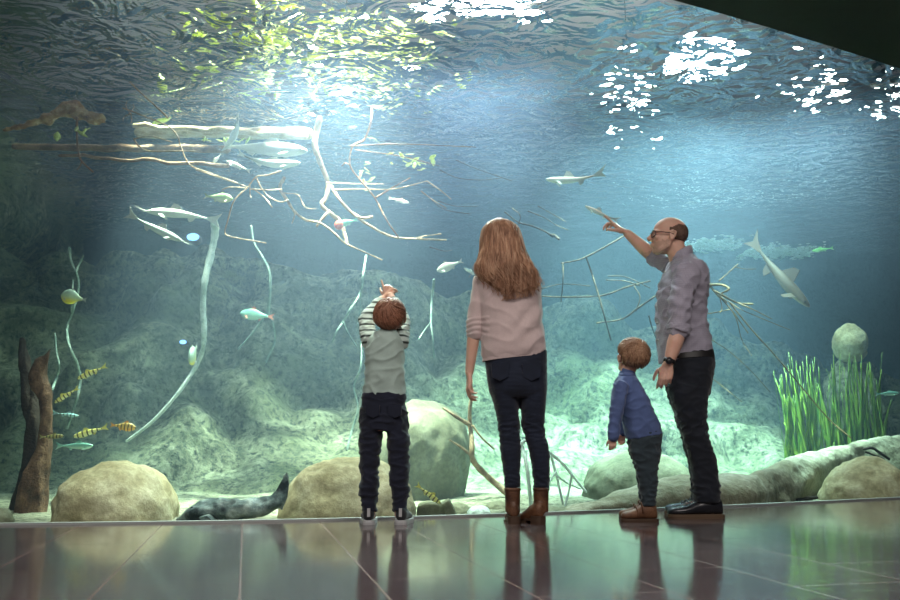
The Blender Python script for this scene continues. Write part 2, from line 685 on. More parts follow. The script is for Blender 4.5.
# ---- boulders -------------------------------------------------------------
M_bould = mottled('tan_boulder', (.30, .25, .14), (.44, .38, .24), 3.2, .8, .25, .35, .03, 26, (.52, .47, .33))
M_bould2 = mottled('grey_boulder', (.11, .11, .07), (.18, .18, .12), 3, .8, .25, .35, .03, 30, (.24, .24, .17))


def boulder(name, label, cpx, cpy, Y, rx, top, ry=None, m=None, seed=1, group=None, fac=.07, sq=2.3, cat='boulder', tilt=0):
    """ellipsoid boulder with flats and pits; centre pixel, radius in px, pixel height of its top"""
    s = pxm(cpx, cpy, Y)
    c = at(cpx, cpy, Y)
    r = Vector((rx * s, (ry or rx) * s, (cpy - top) * s))
    me = bmesh.new()
    bmesh.ops.create_icosphere(me, subdivisions=5, radius=1)
    for vv in me.verts:
        d = vv.co.normalized()
        e = sum(abs(q) ** sq for q in d) ** (-1 / sq)
        a = 1 + fac * fbm(d * 1.6 + Vector((seed * 7.3, 0, 0)), 3) + fac * .45 * fbm(d * 5 + Vector((0, seed * 3.1, 0)), 4)
        p = d * e * a
        vv.co = Vector((p.x * r.x, p.y * r.y, p.z * r.z))
    if tilt:
        bmesh.ops.rotate(me, verts=me.verts, matrix=Matrix.Rotation(tilt, 3, 'Y'))
    mesh = bpy.data.meshes.new(name)
    me.to_mesh(mesh)
    me.free()
    mesh.polygons.foreach_set('use_smooth', [True] * len(mesh.polygons))
    return tag(link(name, mesh, m or M_bould, loc=c), label, cat, group)


boulder('boulder', 'rounded tan boulder behind the glass, between the brown stump and the dark catfish', 115, 524, 5.75, 58, 464, 62, seed=1)
boulder('boulder', 'large tan boulder behind the legs of the boy pointing overhead', 347, 522, 5.95, 68, 458, 60, seed=2)
boulder('boulder', 'tan boulder in front of the pale ledge at the right end of the window', 869, 506, 7.62, 46, 459, 40, seed=3, sq=2.0)
boulder('boulder', 'egg shaped tan boulder high on the rock slope behind the green eelgrass', 850, 344, 10.72, 17, 324, 16, seed=4, sq=2.0)
boulder('rock', 'tall dark rock behind the eelgrass carrying the egg shaped boulder', 853, 430, 10.8, 30, 365, 26, M_rock, seed=14, cat='rock', fac=.16)
boulder('boulder', 'big pale boulder on the bed behind the striped fish, left of the forked driftwood', 412, 474, 8.2, 54, 401, 52, M_bould2, seed=5, tilt=.3)
boulder('boulder', 'pale rounded boulder behind the ledge and the small child', 640, 500, 8.05, 58, 452, 50, M_bould2, seed=6)
boulder('stone', 'small grey stone at the left end of the window below the brown stump', -3, 523, 5.5, 16, 508, 14, M_bould2, seed=7, cat='stone')
boulder('stone', 'bright rounded stone lying low on the bed just left of the woman\'s boots', 479, 515, 6.35, 12, 506, 12, M_wroot, seed=8, cat='stone')
boulder('stone', 'flat teal grey stone on the bed between the slab and the bright stone', 458, 514, 6.5, 13, 503, 14, M_bould2, seed=9, cat='stone')
boulder('stone', 'low grey stone half hidden behind the woman\'s left boot', 499, 512, 6.8, 15, 501, 12, M_bould2, seed=10, cat='stone')

# broken slab with an upright fin
b = MB()
Y = 6.05
def slabpoly(pts, y0, y1):
    r0 = [at(x, y, Y + y0) for x, y in pts]
    r1 = [Vector((p.x, p.y + y1 - y0, p.z)) for p in r0]
    b.loft([r0, r1])
slabpoly([(416, 520), (417, 506), (426, 503), (444, 504), (452, 519)], 0, .28)
slabpoly([(446, 520), (444, 503), (449, 500), (455, 511), (457, 520)], -.04, .22)
tag(b.skin('broken_slab', M_bould2, .012, 3, origin=at(436, 520, Y)), 'broken grey slab with an upright fin lying behind the glass below the diagonal striped fish', 'rock')

def lf_(px):
    return .22 + 1.05 * max(0, min(1, (px - 735) / 70)) ** 1.0


# ---- the long pale ledge with a buttress root -----------------------------
M_ledge = mottled('pale_ledge', (.17, .155, .10), (.31, .29, .215), 1.8, .8, .25, .8, .05, 18, (.46, .45, .37))
top = [(540, 521), (553, 511), (580, 500), (600, 491), (625, 484), (650, 480), (700, 478.5), (725, 477), (750, 471), (775, 460), (800, 452), (830, 445), (870, 440), (900, 433), (940, 424), (975, 432)]
b = MB()
rings = []
TP = crom(top, 4)
for px, py in TP:
    Yf = gy(at(px, py, 6.5).x) + lf_(px)
    for _ in range(3):
        Yf = gy(at(px, py, Yf + .35).x) + lf_(px)
    p = at(px, py, Yf + .35)
    h = p.z
    x = p.x
    prof = [(-.02, -.1), (0, h * .35), (.10, h * .74), (.24, h * .95), (.40, h), (.55, h * .93), (.68, h * .6), (.76, h * .2), (.8, -.1)]
    rings.append([Vector((x + .30 * dy, Yf + dy, max(zz, -.1))) for dy, zz in prof])
b.loft(rings)
def onledge(px, py, lift=0):
    Yf = 7.0
    for _ in range(4):
        Yf = gy(at(px, py, Yf).x) + lf_(px)
    return at(px, py, Yf + lift)
b.tube([onledge(770, 504, -.02), onledge(783, 491, 0), onledge(796, 479, .05), onledge(815, 465, .12), onledge(852, 452, .25), onledge(885, 445, .4)],
       [.13, .12, .11, .10, .10, .10], 14)
def f_ledge(co_, no_):
    for i in range(len(co_)):
        p = co_[i]
        co_[i] = p + no_[i] * (.05 * fbm((p[0] * 1.6, p[1] * 1.6, p[2] * 3), 3) + .012 * fbm((p[0] * 6, p[1] * 6, p[2] * 8), 3))
    return co_
tag(b.skin('rock_ledge', M_ledge, .022, 6, origin=onledge(720, 500), fn=f_ledge), 'long pale stone ledge with a sloping buttress rising to the right behind the glass', 'rock')

b = MB()
q = [onledge(864, 449, -.05), onledge(872, 448, -.08), onledge(880, 453, -.1), onledge(889, 459, -.1)]
b.tube(crom(q, 4), .014, 8)
b.tube([onledge(866, 452, -.06), onledge(876, 456, -.09), onledge(884, 459, -.1)], .009, 8)
tag(b.build('forked_twig', M_barkd, origin=q[0]), 'short dark forked twig lying on the ledge above the right boulder', 'twig')
b = MB()
q = [onledge(797, 499.5, -.42), onledge(806, 498.5, -.48), onledge(817, 497.5, -.5)]
b.tube(crom(q, 4), [.010] * 4 + [.016] * 4 + [.012], 8)
tag(b.build('bark_scrap', M_barkd, origin=q[0]), 'dark scrap of bark at the foot of the ledge left of the right boulder', 'wood')

# ---- eelgrass ---------------------------------------------------------------
def blade_mat(name, a, c):
    t = NT(name)
    v = t.coord((60, 60, 1.2))
    col = t.ramp(t.noise(v, 1, 3), [(.35, a), (.65, c)])
    m = t.bsdf(col, .45, .4)
    p = [x for x in t.t.nodes if x.type == 'BSDF_PRINCIPLED'][0]
    tl = t.n('ShaderNodeBsdfTranslucent')
    t.l(col, tl.inputs['Color'])
    mx = t.n('ShaderNodeMixShader')
    mx.inputs[0].default_value = .35
    t.l(p.outputs[0], mx.inputs[1])
    t.l(tl.outputs[0], mx.inputs[2])
    t.l(mx.outputs[0], t.out.inputs['Surface'])
    return m
M_blade = blade_mat('eelgrass_blade', (.05, .15, .015), (.26, .38, .045))


def grass(x0, x1, n, seed, label, Y0=9.45):
    r = random.Random(seed)
    b = MB()
    for k in range(n):
        px = x0 + (x1 - x0) * (k + r.random()) / n
        Yk = Y0 + r.uniform(-.2, .2)
        p = at(px, 463, Yk)
        p.z = max(-.05, p.z - .2)
        h = (463 - r.uniform(352, 405)) * pxm(px, 420, Yk) + .2
        if r.random() < .2:
            h *= .7
        lean = r.uniform(-.12, .06)
        cur = r.uniform(-.10, .10)
        wd = r.uniform(.014, .030)
        a = r.uniform(-.9, .9)
        rings = []
        N = 9
        for i in range(N + 1):
            u = i / N
            q = p + Vector((lean * u + cur * u * u, .08 * math.sin(u * 3 + k), h * u))
            ww = wd * (1 - .85 * max(0, u - .55) / .45)
            s_ = Vector((math.cos(a + u * .8), math.sin(a + u * .8), 0)) * ww
            t_ = Vector((-s_.y, s_.x, 0)).normalized() * .0025
            rings.append([q - s_, q - t_, q + s_, q + t_])
        b.loft(rings)
    return tag(b.build('eelgrass', M_blade, origin=at((x0 + x1) / 2, 463, Y0)), label, 'water plant', 'eelgrass behind the ledge')


grass(788, 822, 52, 3, 'tall green eelgrass clump behind the ledge, the narrower left-hand clump')
grass(828, 886, 84, 4, 'wide clump of tall green eelgrass behind the ledge, below the egg shaped boulder', 9.95)

# ---- brown stump at the left ------------------------------------------------
Y = 6.6
s = pxm(40, 450, Y)
b = MB()
b.tube([at(21, 340, Y + .1), at(25, 362, Y + .1), at(30, 390, Y + .05), at(34, 420, Y), at(36, 450, Y), at(30, 490, Y), at(24, 532, Y)],
       [s * 3, s * 6, s * 7.5, s * 8.5, s * 10, s * 14, s * 20], 18)
def f_bark(co_, no_):
    for i in range(len(co_)):
        p = co_[i]
        co_[i] = p + no_[i] * (.03 * fbm((p[0] * 9, p[1] * 9, p[2] * 1.5), 4) + .012 * fbm((p[0] * 20, p[1] * 20, p[2] * 4), 3))
    return co_
st = tag(b.skin('tree_stump', M_barkd, .014, 3, origin=at(27, 528, Y), fn=f_bark), 'dark forked tree stump standing on the bed at the left end of the window', 'tree stump')
b = MB()
b.tube([at(51, 349, Y - .1), at(44, 360, Y - .1), at(38, 376, Y - .1), at(44, 398, Y - .12), at(47, 420, Y - .12), at(44, 447, Y - .12), at(36, 480, Y - .14), at(28, 528, Y - .14)],
       [s * 1.5, s * 4, s * 6.5, s * 6, s * 5.5, s * 7, s * 12, s * 16], 18)
b.skin('trunk', mottled('stump_bark', (.05, .027, .018), (.14, .075, .045), 7, .8, .2, .8, .03, 60, (.24, .14, .085)), .014, 3, parent=st, fn=f_bark)['label'] = 'lighter reddish brown trunk of the stump'

# ---- pale hanging vines ------------------------------------------------------
VG = 'pale vines hanging in the water'


def vine(label, strokes, Y, name='hanging_vine', m=None, seed=0, group=VG, cat='vine', wob=.10):
    """first stroke is the vine, the others its side shoots"""
    p0 = at(strokes[0][0][0][0], strokes[0][0][0][1], Y)
    o = None
    for i, (pts, w0, w1) in enumerate(strokes):
        b = MB()
        branch(b, pts, Y, w0, w1, seed + i, .14, 9, wob)
        if o is None:
            o = tag(b.build(name, m or M_vine, origin=p0), label, cat, group)
        else:
            b.build('side_shoot', m or M_vine, o)
    return o


vine('thickest pale vine, hanging from the long pale catfish down to a thin curved tip', [([(214, 221), (215, 232), (212, 250), (205, 280), (203, 305), (204, 330), (203, 348), (196, 366), (178, 393), (153, 421), (127, 441)], 9.5, 3.2)], 8.2, m=M_vinew, seed=1)
vine('pale crooked vine above the striped fish, threaded past a yellow bellied fish',
     [([(69, 248), (71, 262), (77, 276), (78, 290), (73, 310), (67, 326), (69, 346), (77, 364), (80, 380), (77, 398), (67, 428)], 3.6, 3.4),
      ([(83, 256), (79, 264), (76, 272)], 2.4, 3), ([(73, 280), (72, 294), (71, 312)], 2, 2)], 7.4, seed=5)
vine('short thin pale vine between the stump and the crooked vine', [([(55, 334), (56, 350), (59, 366), (56, 378), (52, 390)], 2.6, 3.2)], 7.6, seed=9)
vine('faint teal vine with two lower ends, behind the teal fish with a reddish tail',
     [([(251, 226), (254, 243), (262, 256), (269, 270), (270, 288), (268, 314)], 2.4, 4), ([(263, 319), (252, 334), (238, 349)], 3, 2), ([(272, 320), (275, 340), (266, 362)], 3, 2.5)], 8.9, seed=12)
vine('forked pale vine hanging left of the boy\'s raised hand',
     [([(366, 256), (363, 276), (360, 294), (350, 310), (343, 322), (337, 331), (332, 342)], 3.2, 2), ([(343, 322), (348, 333), (357, 347)], 2.5, 1.5), ([(361, 294), (360, 315), (361, 335), (361, 366), (354, 386), (358, 408), (352, 430), (347, 450)], 1.6, 3)], 8.6, seed=15)
vine('pale vine with a split lower end, right of the boy\'s head', [([(434, 280), (432, 300), (431, 322), (433, 338), (434, 358)], 3.5, 1.6), ([(431, 323), (425, 330), (419, 339)], 2.6, 1.6)], 8.6, seed=18)

# ---- white arched root, brown forked driftwood ---------------------------------
vine('white arching root with thin prongs, behind the woman\'s right boot',
     [([(517, 470), (520, 447), (527, 440), (538, 444), (550, 453), (563, 464), (573, 476), (586, 492)], 5, 3),
      ([(521, 444), (526, 462), (529, 485), (531, 508)], 5, 4), ([(551, 456), (556, 474), (563, 504)], 3, 3), ([(572, 474), (569, 490), (565, 506)], 3, 2.5), ([(558, 477), (567, 483), (581, 489)], 2.4, 2), ([(556, 472), (549, 484), (546, 502)], 2.6, 2.4)],
     6.9, 'arched_root', M_wroot, 21, None, 'root', .05)
vine('brown forked driftwood leaning on the bed just left of the woman\'s legs',
     [([(473, 390), (470, 408), (470, 424), (472, 444), (473, 460), (486, 475), (508, 494), (520, 506)], 4, 9), ([(443, 408), (455, 416), (470, 425)], 2.4, 5), ([(473, 426), (482, 438), (494, 449)], 3, 2), ([(474, 458), (462, 448), (450, 440)], 3.5, 2)],
     7.7, 'forked_driftwood', M_bark, 27, None, 'driftwood', .06)

# ---- logs floating at the surface ------------------------------------------------
def log(name, label, p0, p1, Y0, Y1, w, m, seed, group='logs floating at the water surface', cat='log', taper=.8):
    a, c = at(*p0, Y0), at(*p1, Y1)
    top_ = ZS - .03
    k = pxm(*p0, Y0) / 2
    r = random.Random(seed)
    N = 14
    P, R = [], []
    for i in range(N + 1):
        u = i / N
        q = a.lerp(c, u) + Vector((0, r.uniform(-.03, .03), r.uniform(-.012, .012)))
        rr = k * w * (1 + (taper - 1) * u) * (1 + r.uniform(-.08, .08))
        q.z = min(q.z, top_ - rr * 1.15)
        P.append(q)
        R.append(rr)
    b = MB()
    b.tube(P, R, 16, mi=0)
    return tag(b.build(name, m, origin=P[0]), label, cat, group)


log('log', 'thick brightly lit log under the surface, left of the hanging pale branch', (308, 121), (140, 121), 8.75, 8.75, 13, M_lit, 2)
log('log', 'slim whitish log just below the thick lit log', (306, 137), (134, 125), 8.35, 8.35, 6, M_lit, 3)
log('log', 'dim reddish brown log under the lit logs, above the long thin one', (228, 149), (14, 146), 8.3, 8.3, 8, M_bark2, 4)
log('log', 'long thin pinkish brown pole lowest of the floating logs', (228, 166), (60, 155), 7.9, 7.9, 4, M_bark2, 5)

# floating bark chunk with a stem
b = MB()
Y = 7.7
q = [(4, 131), (22, 126), (42, 120), (58, 113), (70, 110), (84, 113), (96, 118), (106, 123)]
P = [at(x, y, Y) for x, y in q]
s = pxm(60, 115, Y)
b.tube(crom([tuple(p) for p in P], 3), [s * max(1.0, x) for x in np.interp(np.linspace(0, 7, 22), range(8), [1, 2.5, 4, 6, 7.5, 6.5, 4, 1])], 14)
def f_chunk(co_, no_):
    for i in range(len(co_)):
        p = co_[i]
        co_[i] = p + no_[i] * (.05 * fbm((p[0] * 5, p[1] * 7, p[2] * 9), 4))
    return co_
ch = tag(b.skin('bark_chunk', mottled('orange_bark', (.18, .08, .04), (.46, .24, .12), 12, .8, .2, .8, .03, 70, (.66, .48, .30)), .014, 2, origin=P[3], fn=f_chunk),
         'floating rusty bark chunk with a stem hanging below it, left of the logs', 'driftwood')
b = MB()
branch(b, [(77, 118), (77, 134), (78, 148), (81, 160), (93, 172)], Y - .1, 3.2, 2, 4, wob=.03)
branch(b, [(82, 161), (80, 166), (77, 170)], Y - .1, 1.5, 1, 5, wob=.02)
b.build('stem', M_bark2, ch)

# ---- submerged tree branches -------------------------------------------------------
def tree(label, Y, strokes, m, seed, cat='branch', group=None, wob=.15, name='sunken_branch'):
    o = None
    for i, (pts, w0, w1) in enumerate(strokes):
        b = MB()
        branch(b, pts, Y, w0, w1, seed + i, .16, 8, wob if i else .05)
        if o is None:
            o = tag(b.build(name, m, origin=at(*pts[0][:2], Y)), label, cat, group)
        else:
            b.build('side_branch', m, o)
    return o


BG = 'branches sunk under the surface'
tree('pale bare branch hanging from the lit log, forking down above the boy', 8.2,
     [([(320, 118), (316, 134), (315, 147), (320, 162), (327, 180), (327, 195), (322, 205), (330, 213), (341, 222), (344, 232), (347, 243)], 7, 4),
      ([(329, 212), (323, 218), (317, 226)], 4.5, 3),
      ([(331, 186), (340, 200), (351, 212), (370, 226), (393, 237), (421, 239), (446, 240)], 4, 2),
      ([(415, 239), (425, 236), (441, 234)], 2, 1.4),
      ([(327, 183), (340, 183), (356, 184), (384, 184)], 2, 1), ([(334, 190), (360, 189), (394, 189), (427, 181)], 2, 1.2), ([(427, 181), (440, 190), (451, 199)], 1.6, 1), ([(421, 191), (433, 200), (446, 208)], 1.5, 1),
      ([(353, 213), (362, 218), (372, 217)], 3, 3)], M_bark, 40, group=BG)
tree('dark slender branch slanting from the surface to the pale forked branch', 8.0,
     [([(372, 108), (371, 122), (364, 140), (353, 146), (350, 165), (362, 182), (375, 198), (386, 219), (399, 238)], 2.4, 2),
      ([(375, 198), (390, 189), (410, 178)], 2, 1.4), ([(350, 165), (345, 163), (342, 166)], 1.5, 1), ([(350, 146), (400, 144), (476, 147)], 1.6, .9), ([(356, 150), (400, 156), (440, 166)], 1.4, .8)], M_bark2, 52, group=BG)
tree('thin twiggy branch below the big pale fish, with a long drooping end', 7.65,
     [([(281, 171), (268, 175), (256, 177), (248, 187), (240, 194), (233, 203), (228, 220), (225, 233), (232, 237), (248, 240), (266, 243)], 2, 1.6),
      ([(256, 177), (261, 187), (268, 196), (280, 202), (288, 200)], 1.8, 1.4), ([(196, 170), (215, 176), (238, 184), (248, 187)], 1.2, 1.6), ([(250, 189), (268, 190), (282, 189)], 1.6, 1.2), ([(255, 190), (264, 197), (272, 207)], 1.6, 1.8), ([(222, 190), (230, 187), (247, 188)], 1.2, 1.4), ([(250, 185), (250, 193), (251, 198)], 1.2, .8)], M_bark, 60, group=BG)
tree('long thin root trailing from a lit knob down towards the boy\'s hand', 8.02,
     [([(284, 178), (280, 188), (287, 200), (295, 212), (306, 220), (320, 223), (333, 232), (345, 243), (362, 251), (382, 260)], 4.5, 1.3),
      ([(284, 193), (298, 195), (305, 207), (316, 209)], 1.2, 1), ([(295, 213), (294, 218), (292, 223)], 1.6, 1.2)], M_bark, 70, group=BG)
tree('crooked twig crossing in front of the logs from a tuft of thorns', 7.3,
     [([(123, 108), (134, 112), (146, 117), (166, 125), (177, 135), (181, 147), (190, 165), (210, 173), (237, 183)], 1.8, 1.4),
      ([(130, 82), (139, 91), (150, 101), (160, 110), (168, 118)], 2, 2.4), ([(130, 114), (126, 106), (127, 101)], 1.2, .8), ([(130, 114), (134, 107), (133, 104)], 1.2, .8), ([(130, 114), (124, 117), (123, 121)], 1.2, .8), ([(131, 114), (132, 120), (131, 123)], 1.2, .8),
      ([(134, 139), (140, 147), (150, 151), (171, 151), (195, 151)], 2, 1.4), ([(134, 139), (150, 136), (172, 142)], 1.6, 1.4)], M_bark, 80, group=BG)
tree('network of thin crossing twigs between the woman and the man', 8.8,
     [([(624, 236), (605, 247), (586, 257), (574, 261), (561, 263)], 2.2, 1.6), ([(586, 257), (592, 274), (598, 293), (604, 315), (611, 340)], 2.2, 1.8), ([(538, 296), (560, 297), (583, 297), (605, 295), (627, 287), (650, 281)], 1.6, 2.2),
      ([(597, 323), (622, 319), (638, 308), (660, 293)], 2, 2.4), ([(634, 286), (640, 297), (636, 311)], 1.6, 1.4), ([(649, 316), (652, 327), (656, 338)], 2, 1.6), ([(563, 263), (563, 282), (561, 302)], 1.4, 1.2), ([(540, 289), (562, 284), (590, 286)], 1.2, .8), ([(606, 280), (625, 281), (640, 286)], 1.2, 1.4), ([(608, 276), (626, 277), (650, 288)], 1.2, 1.2)], M_twig, 95, group=BG)
tree('loose pale twigs under the surface, above and left of the woman\'s head', 9.2,
     [([(432, 200), (440, 207), (450, 211), (470, 214)], 1.6, 1), ([(438, 201), (455, 206), (478, 206)], 1.2, .8), ([(440, 170), (458, 178), (482, 180), (500, 178)], 1.2, .8), ([(456, 160), (480, 170), (512, 181)], 1.2, .8), ([(430, 247), (444, 251), (452, 250)], 1.6, 1)], M_twig, 110, group=BG)
tree('tangle of pale twigs ending in a yellowish knob, right of the woman\'s head', 9.0,
     [([(505, 212), (518, 222), (532, 226), (546, 232), (553, 237)], 1.6, 2), ([(512, 208), (520, 215), (519, 224)], 1.4, 1.2), ([(528, 211), (545, 218), (556, 225), (568, 230)], 1.4, 1), ([(538, 206), (556, 216), (566, 222)], 1.2, .8), ([(551, 235), (555, 236), (559, 239)], 4, 3)], M_twig, 118, group=BG)
tree('bushy yellowish root crown behind the man\'s back, with long trailing rootlets', 8.3,
     [([(700, 272), (708, 283), (716, 293), (726, 302)], 2.2, 3.2), ([(708, 285), (722, 285), (729, 289), (722, 293)], 3, 2), ([(714, 291), (724, 296), (738, 303), (753, 304)], 2.6, 2), ([(724, 301), (733, 312), (741, 323), (748, 333)], 2, 1.2),
      ([(738, 303), (754, 310), (772, 319)], 1.8, 1), ([(730, 303), (752, 330), (772, 352), (790, 373), (827, 417), (851, 438)], 1.6, 1.6), ([(720, 298), (722, 308), (720, 313)], 1.6, 1.2), ([(706, 314), (718, 312), (732, 309)], 1.4, 1.2), ([(719, 281), (728, 273), (738, 264)], 1.4, 1), ([(735, 267), (745, 269), (756, 269)], 1, .8),
      ([(728, 301), (740, 309), (756, 316), (790, 330)], 1.4, .8), ([(726, 303), (736, 318), (742, 340), (752, 356)], 1.4, .8), ([(712, 340), (730, 352), (752, 372), (770, 392)], 1.2, .8), ([(704, 372), (722, 386), (742, 402)], 1.2, .8)], M_crown, 130, group=BG)

# loose green leaves
def leafspray(name, label, px, py, Y, n, spread, size, seed, m, group=None, cat='leaves', kind=None):
    r = random.Random(seed)
    b = MB()
    c = at(px, py, Y)
    for k in range(n):
        p = c + Vector((r.gauss(0, spread[0]), r.gauss(0, spread[1]), r.gauss(0, spread[2])))
        d = Vector((r.uniform(-1, 1), r.uniform(-1, 1), r.uniform(-.5, .5))).normalized()
        w_ = d.cross(Vector((r.uniform(-.4, .4), r.uniform(-.4, .4), 1))).normalized()
        u = d.cross(w_)
        L = size * r.uniform(.6, 1.3)
        rings = [[p + d * L * s_ + w_ * L * ww, p + d * L * s_ + u * .004, p + d * L * s_ - w_ * L * ww, p + d * L * s_ - u * .004]
                 for s_, ww in ((-.5, .02), (-.25, .17), (0, .23), (.25, .16), (.5, .01))]
        b.loft(rings)
    o = b.build(name, m, origin=c)
    tag(o, label, cat, group)
    if kind:
        o['kind'] = kind
    return o


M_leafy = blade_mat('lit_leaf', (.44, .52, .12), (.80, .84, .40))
leafspray('green_leaves', 'small cluster of bright green leaves caught among the twigs, right of the dark branch', 413, 161, 8.1, 16, (.09, .06, .05), .09, 5, M_leafy, 'leaves caught in the branches')
leafspray('green_leaves', 'faint cluster of green leaves caught beside the slanting dark branch', 367, 178, 8.6, 12, (.05, .05, .08), .07, 6, M_leafy, 'leaves caught in the branches')
leafspray('green_leaves', 'bright green leaves lying beside the big pale fish under the lit log', 232, 141, 8.55, 12, (.14, .02, .012), .09, 7, M_leafy, 'leaves caught in the branches')
leafspray('green_leaves', 'few thin green leaves on the stem under the rusty bark chunk', 74, 134, 7.35, 5, (.09, .03, .03), .13, 8, M_leafy, 'leaves caught in the branches')
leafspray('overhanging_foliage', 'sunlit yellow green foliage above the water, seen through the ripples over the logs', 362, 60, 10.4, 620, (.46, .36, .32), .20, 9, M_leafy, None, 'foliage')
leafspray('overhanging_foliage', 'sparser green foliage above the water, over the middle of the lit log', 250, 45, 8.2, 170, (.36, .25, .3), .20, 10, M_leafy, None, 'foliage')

# bright reflections at the far surface, built as clusters of white flakes
M_refl = plain('white_reflection', (.85, .92, .95), .6, .3)
for (px, py, Y, sx, n, lab) in ((706, 243, 12.4, .26, 420, 'white patch of foam at the far surface just behind the man\'s neck'), (777, 251, 12.4, .34, 560, 'white patch of bright reflection at the far surface above the diving brown fish')):
    r = random.Random(px)
    b = MB()
    c = at(px, py, Y)
    for k in range(n):
        b.ell(c + Vector((max(-.44, min(.5, r.gauss(0, sx))), r.gauss(0, .22), -abs(r.gauss(0, .03)))), (lambda g: (g * 2.4, g * 2.4, g * .5))(r.uniform(.006, .017)), seg=7, ring=4)
    o = tag(b.build('surface_reflection', M_refl, origin=c), lab, 'surface_reflection')
    o['kind'] = 'stuff'

# blue-white glints, built as small emissive lenses with added housings
t = NT('blue_emission')
e = t.n('ShaderNodeEmission')
t.set(e, Color=(.22, .48, 1, 1), Strength=2.6)
t.l(e.outputs[0], t.out.inputs['Surface'])
M_glint = t.m
for px, py, Y, sx, lab in ((193, 237, 9.6, .07, 'small glowing blue glint under water, beside the two long pale catfish'), (183, 342, 9.0, .035, 'small glowing blue glint under water, left of the thickest vine')):
    c = at(px, py, Y)
    th = thing('blue_glint', lab, 'lamp', c, 'blue glints under water')
    b = MB()
    b.tube([c + Vector((0, .18, 0)), c + Vector((0, .03, 0))], sx * .8, 14)
    b.build('housing', M_black, th)
    b = MB()
    b.ell(c, (sx, .03, sx * .6), seg=18, ring=10)
    b.build('lens', M_glint, th)


# ---- fish ------------------------------------------------------------------------
def fishmat(name, back, side, belly, stripes=None, nstr=6, noise_=.25):
    """colours run from back to belly in the fish's own space; stripes = dark bar colour"""
    t = NT(name)
    c = t.n('ShaderNodeTexCoord')
    sp = t.n('ShaderNodeSeparateXYZ')
    t.l(c.outputs['Generated'], sp.inputs[0])
    col = t.ramp(sp.outputs['Z'], [(.22, belly), (.5, side), (.78, back)])
    if stripes is not None:
        wv = t.n('ShaderNodeMath', operation='SINE')
        ns = t.noise(c.outputs['Generated'], 6, 2)
        a = t.math('ADD', t.math('MULTIPLY', sp.outputs['X'], nstr * 2 * PI), t.math('MULTIPLY', ns, 2.2))
        t.l(a, wv.inputs[0])
        col = t.mix(t.ramp(wv.outputs[0], [(.46, 0), (.62, 1)]), col, stripes)
    ns = t.noise(c.outputs['Generated'], 30, 4)
    col = t.mix(t.ramp(ns, [(.3, noise_), (.6, 0)]), col, tuple(x * .5 for x in side))
    return t.bsdf(col, .4, .4)


M_eye = plain('fish_eye', (.01, .01, .012), .15, .6)
PROF = {
    'long': [(0, .012, .02), (.03, .028, .035), (.09, .045, .055), (.2, .065, .06), (.35, .075, .062), (.5, .068, .055), (.65, .052, .04), (.8, .032, .024), (.92, .02, .012), (1, .017, .008)],
    'slim': [(0, .01, .008), (.04, .04, .025), (.12, .075, .045), (.28, .10, .055), (.45, .105, .055), (.62, .09, .045), (.78, .06, .03), (.9, .035, .016), (1, .03, .008)],
    'mid': [(0, .012, .02), (.03, .030, .035), (.09, .052, .055), (.2, .078, .06), (.35, .090, .062), (.5, .084, .055), (.65, .066, .04), (.8, .042, .024), (.92, .024, .012), (1, .02, .008)],
    'deep': [(0, .012, .01), (.05, .07, .035), (.15, .14, .06), (.3, .19, .075), (.45, .20, .075), (.6, .17, .06), (.75, .11, .04), (.88, .06, .02), (1, .05, .008)],
    'round': [(0, .02, .02), (.05, .13, .06), (.15, .25, .10), (.3, .33, .12), (.45, .34, .12), (.6, .29, .09), (.75, .19, .06), (.88, .09, .03), (1, .07, .01)],
}


